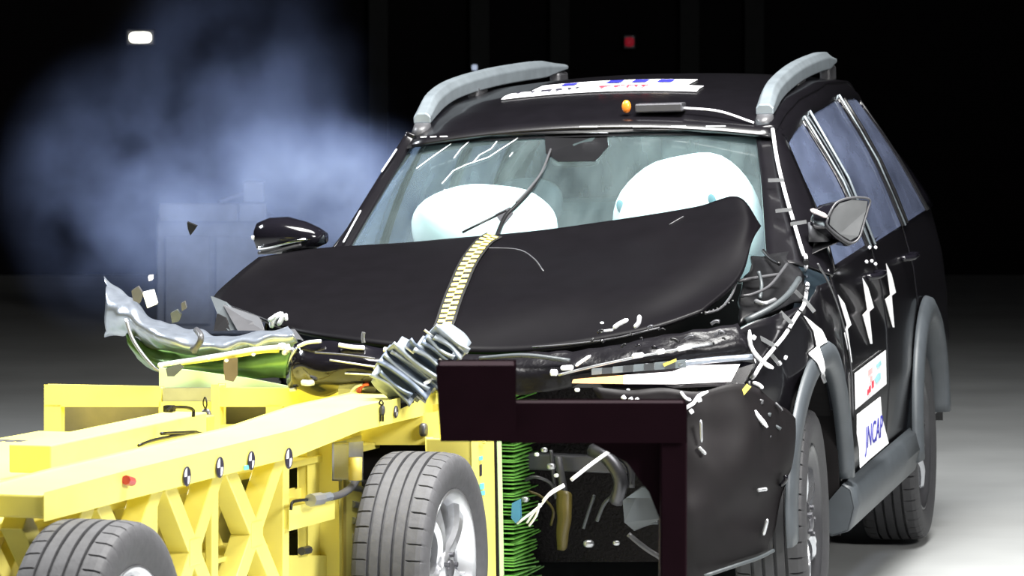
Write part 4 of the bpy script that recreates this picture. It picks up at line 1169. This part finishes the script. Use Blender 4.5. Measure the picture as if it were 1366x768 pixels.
# deformable barrier
bar_ = MB().box((-.74, .69, .48), (1.42, .14, .54)).build('deformable_barrier', mat('dark_green_core', (.05, .16, .03), .6), tro)
bar_['label'] = 'green honeycomb barrier block on the trolley front'
txp([(661,584),(664,584),(668,830),(665,830)], -.025, .01, 'barrier_gap_strip', dark, parent=bar_)
txp([(664,584),(669,584),(674,830),(669,830)], -.022, .01, 'barrier_face_plate', palegreen, parent=bar_)
random.seed(11)
fm = MB()
for i in range(64):
    z = .16 + i * .0112
    a = .545; b = .545 + random.uniform(.16, .26) + (.10 * max(0, .45 - z) / .3)
    fm.box((-.10, (a + b) / 2, z), (.22, b - a, .0045), Matrix.Rotation(random.uniform(-.05, .05), 3, 'X'))
fo = fm.build('honeycomb_fins', green, bar_); fo['kind'] = 'stuff'
typ([(213,491),(250,494),(330,505),(400,519),(400,525),(213,523)], .47, .012, 'barrier_top_plate', palegreen, .002, parent=bar_)
W_ = lambda px, py, Y: TF.loc(at(px, py, Y))
cl = MB().grid(patch([[W_(*q) for q in r] for r in (
 [(140,372,13.95),(172,393,13.85),(198,420,13.78),(222,432,13.72),(262,442,13.66),(300,450,13.6),(345,444,13.55),(388,438,13.5)],
 [(140,400,13.80),(172,412,13.72),(196,436,13.66),(220,444,13.6),(258,454,13.55),(300,456,13.5),(345,450,13.46),(392,444,13.42)],
 [(140,430,13.80),(174,432,13.72),(200,452,13.66),(225,456,13.6),(262,466,13.55),(300,466,13.5),(345,460,13.46),(396,452,13.42)],
 [(140,450,13.92),(178,448,13.84),(206,464,13.78),(235,468,13.7),(270,473,13.64),(305,475,13.6),(345,468,13.55),(396,461,13.5)])], 80, 24, .014, 15)).build('cladding_sheet', alu, bar_, smooth=True, solid=.004)
cl['label'] = 'crumpled silver aluminium cladding sheet'
MB().grid(patch([[W_(*q) for q in r] for r in (
 [(165,436,13.86),(185,456,13.82),(208,466,13.78),(240,470,13.72),(300,476,13.62),(345,470,13.56),(392,463,13.5)],
 [(170,458,13.80),(190,474,13.76),(212,482,13.72),(240,486,13.66),(300,487,13.56),(345,485,13.5),(388,480,13.46)],
 [(185,478,13.84),(200,488,13.80),(216,494,13.76),(240,498,13.7),(300,500,13.6),(345,502,13.54),(382,503,13.5)])], 40, 12, .008, 12)).build('torn_core_sheet', olive, bar_, smooth=True, solid=.004)
MB().tube(cr([W_(168,425,13.7), W_(176,450,13.68), W_(190,472,13.66), W_(206,490,13.64), W_(214,495,13.64)], 16), .006, 6).build('sheet_edge', steel, bar_, smooth=True)
MB().tube(cr([W_(212,487,13.5), W_(250,481,13.46), W_(300,473,13.42), W_(340,466,13.4), W_(386,462,13.36)], 24), .0075, 7).build('bright_edge_strip', glint, bar_, smooth=True)
MB().tube(cr([W_(240,485,13.49), W_(300,477,13.43), W_(350,469,13.4), W_(372,468,13.38)], 16), .005, 6).build('edge_strip', tapey, bar_, smooth=True)
MB().tube(cr([W_(262,440,13.48), W_(268,448,13.42), W_(266,458,13.42), W_(259,466,13.46)], 10), [.010] * 9 + [.014], 7).build('retaining_strap', greyp, bar_, smooth=True)
for pts, m_ in (([(222,492),(240,486),(244,490),(232,501),(224,501)], slate), ([(299,480),(316,478),(316,500),(311,508),(301,506),(299,492)], mat('brown_tag', (.10, .075, .045), .5))):
    MB().prism([W_(px, py, 13.4) for px, py in pts], TF.Ri @ Vector((0, .01, 0))).build('hanging_tab', m_, bar_, bevel=.002)
for px, py, r_ in ((376,462,.014), (384,466,.012), (380,470,.010), (302,481,.006), (278,478,.006), (338,473,.006), (214,487,.009), (228,484,.008), (395,500,.008)):
    blob(r_, r_, r_ * .8, W_(px, py, 13.35), 10, 6, 2.4, .3).build('broken_rivet', glint, bar_, smooth=True)

# ================================================================== loose things
# crushed corrugated aluminium bundle
be = bpy.data.objects.new('crushed_honeycomb_bundle', None)
be.location = at(560, 495, 12.95); col.objects.link(be)
tag(be, 'crushed silver corrugated aluminium bundle caught between hood tape and trolley beam', 'honeycomb')
B0 = Vector(be.location)
axis = (at(602, 455, 12.95) - at(522, 520, 12.95)); 
random.seed(3)
spec_ = [(523,516,52),(528,509,66),(536,503,76),(544,496,82),(552,489,84),(560,483,80),(568,478,64),(576,472,48),(583,467,44),(590,462,52),(597,457,56),(603,454,46)]
for i, (px, py, ln) in enumerate(spec_):
    c = at(px, py, 12.95 + random.uniform(-.01, .01)) - B0
    d = (at(px + .79 * 10, py + .61 * 10, 12.95) - at(px, py, 12.95)).normalized()
    n = axis.normalized()
    v = d.cross(n).normalized()
    tilt = (.45 if i % 2 else -.45) + random.uniform(-.1, .1)
    Rm = Matrix.Rotation(tilt, 3, d)
    v2 = Rm @ v; n2 = Rm @ n
    L_ = ln / 463.0
    g = []
    for a in range(9):
        u = -.5 + a / 8
        g.append([c + d * u * L_ + v2 * (w_ * .055) + n2 * (.010 * (1 - (2 * u) ** 2) * (1 if i % 2 else -1)) - v * .03 * (2 * u) ** 2 * -1 + noise.noise_vector(Vector((u * 3, w_, i * 1.7))) * .004 for w_ in (-1, -.5, 0, .5, 1)])
    MB().grid(g).build('fold', mat('grey_foil', (.22, .25, .28), .5, .3) if i % 3 else mat('bluish_foil', (.12, .15, .20), .45, .3), be, smooth=True, solid=.009, offset=0)
for i in range(7):
    px, py = [(566,440),(570,452),(540,462),(586,478),(604,470),(612,462),(556,528)][i]
    a = at(px, py, 12.9) - B0; b = at(px + 12, py + 9, 12.9) - B0
    MB().tube([a, b], .004, 5).build('torn_foil_edge', steel, be)
MB().prism([at(x_, y_, 12.93) - B0 for x_, y_ in ((522,540),(552,532),(552,537),(526,549))], Vector((0, .02, 0))).build('dark_backing_strip', dark, be)
MB().prism([at(x_, y_, 12.93) - B0 for x_, y_ in ((518,533),(556,522),(580,502),(582,508),(560,528),(524,542))], Vector((0, .03, 0))).build('backing_plate', greyp, be)
MB().tube([at(566,512,12.9) - B0, at(580,503,12.9) - B0], .006, 6).build('bright_edge', glint, be)

# flying debris
def shard(pts, Y, m, label, name='debris_shard', th=.01):
    ps = [at(px, py, Y) for px, py in pts]
    c = sum(ps, Vector()) / len(ps)
    o = MB().prism([p - c for p in ps], Vector((.002, th, .003))).build(name, m, None, bevel=.0015)
    o.location = c
    tag(o, label, 'debris')
    return o
shard([(191,391),(204,388),(209,405),(197,410)], 13.3, white, 'white rectangular tag flying above the silver cladding sheet')
shard([(176,388),(184,383),(190,392),(186,404),(178,400)], 13.5, greyp, 'small crumpled grey shard at the far left edge beside the white tag')
shard([(228,418),(236,414),(241,420),(238,428),(230,430)], 13.4, slate, 'dark ring-shaped clip flying above the aluminium sheet')
shard([(242,405),(246,403),(248,411),(243,414)], 13.4, greyp, 'tiny grey chip flying left of the hood corner')
shard([(250,297),(262,302),(258,308),(254,313),(251,305)], 15.2, blackp, 'black chip flying in the smoke in front of the pale cabinet')
shard([(198,369),(203,368),(203,373),(199,374)], 15.2, white, 'tiny white speck flying at the left in front of the dark wall')

# foreground stand
sd = bpy.data.objects.new('camera_stand', None)
SY = 9.2
sd.location = (at(898, 600, SY).x, SY, 0); col.objects.link(sd)
tag(sd, 'dark maroon-black steel stand with square head block in the foreground', 'stand')
D0 = Vector(sd.location)
def fs(pts, th, name, y=SY, bev=.004):
    return MB().prism([at(px, py, y) - D0 for px, py in pts], Vector((0, th, 0))).build(name, standm, sd, bevel=bev)
fs([(584,490),(686,490),(686,586),(590,586)], .16, 'head_block', SY - .03)
fs([(684,540),(914,540),(914,588),(684,588)], .10, 'crossbar')
fs([(790,588),(882,588),(882,690),(868,655),(838,615)], .04, 'gusset', SY + .03)
pc0 = at(881, 588, SY) - D0; pc1 = at(917, 588, SY) - D0
MB().box(((pc0.x + pc1.x) / 2, .05, pc0.z / 2 + .02), (pc1.x - pc0.x, .09, pc0.z - .02)).build('column', standm, sd, bevel=.004)
MB().box(((pc0.x + pc1.x) / 2, .05, .02), (.5, .5, .04)).build('base_plate', standm, sd, bevel=.004)
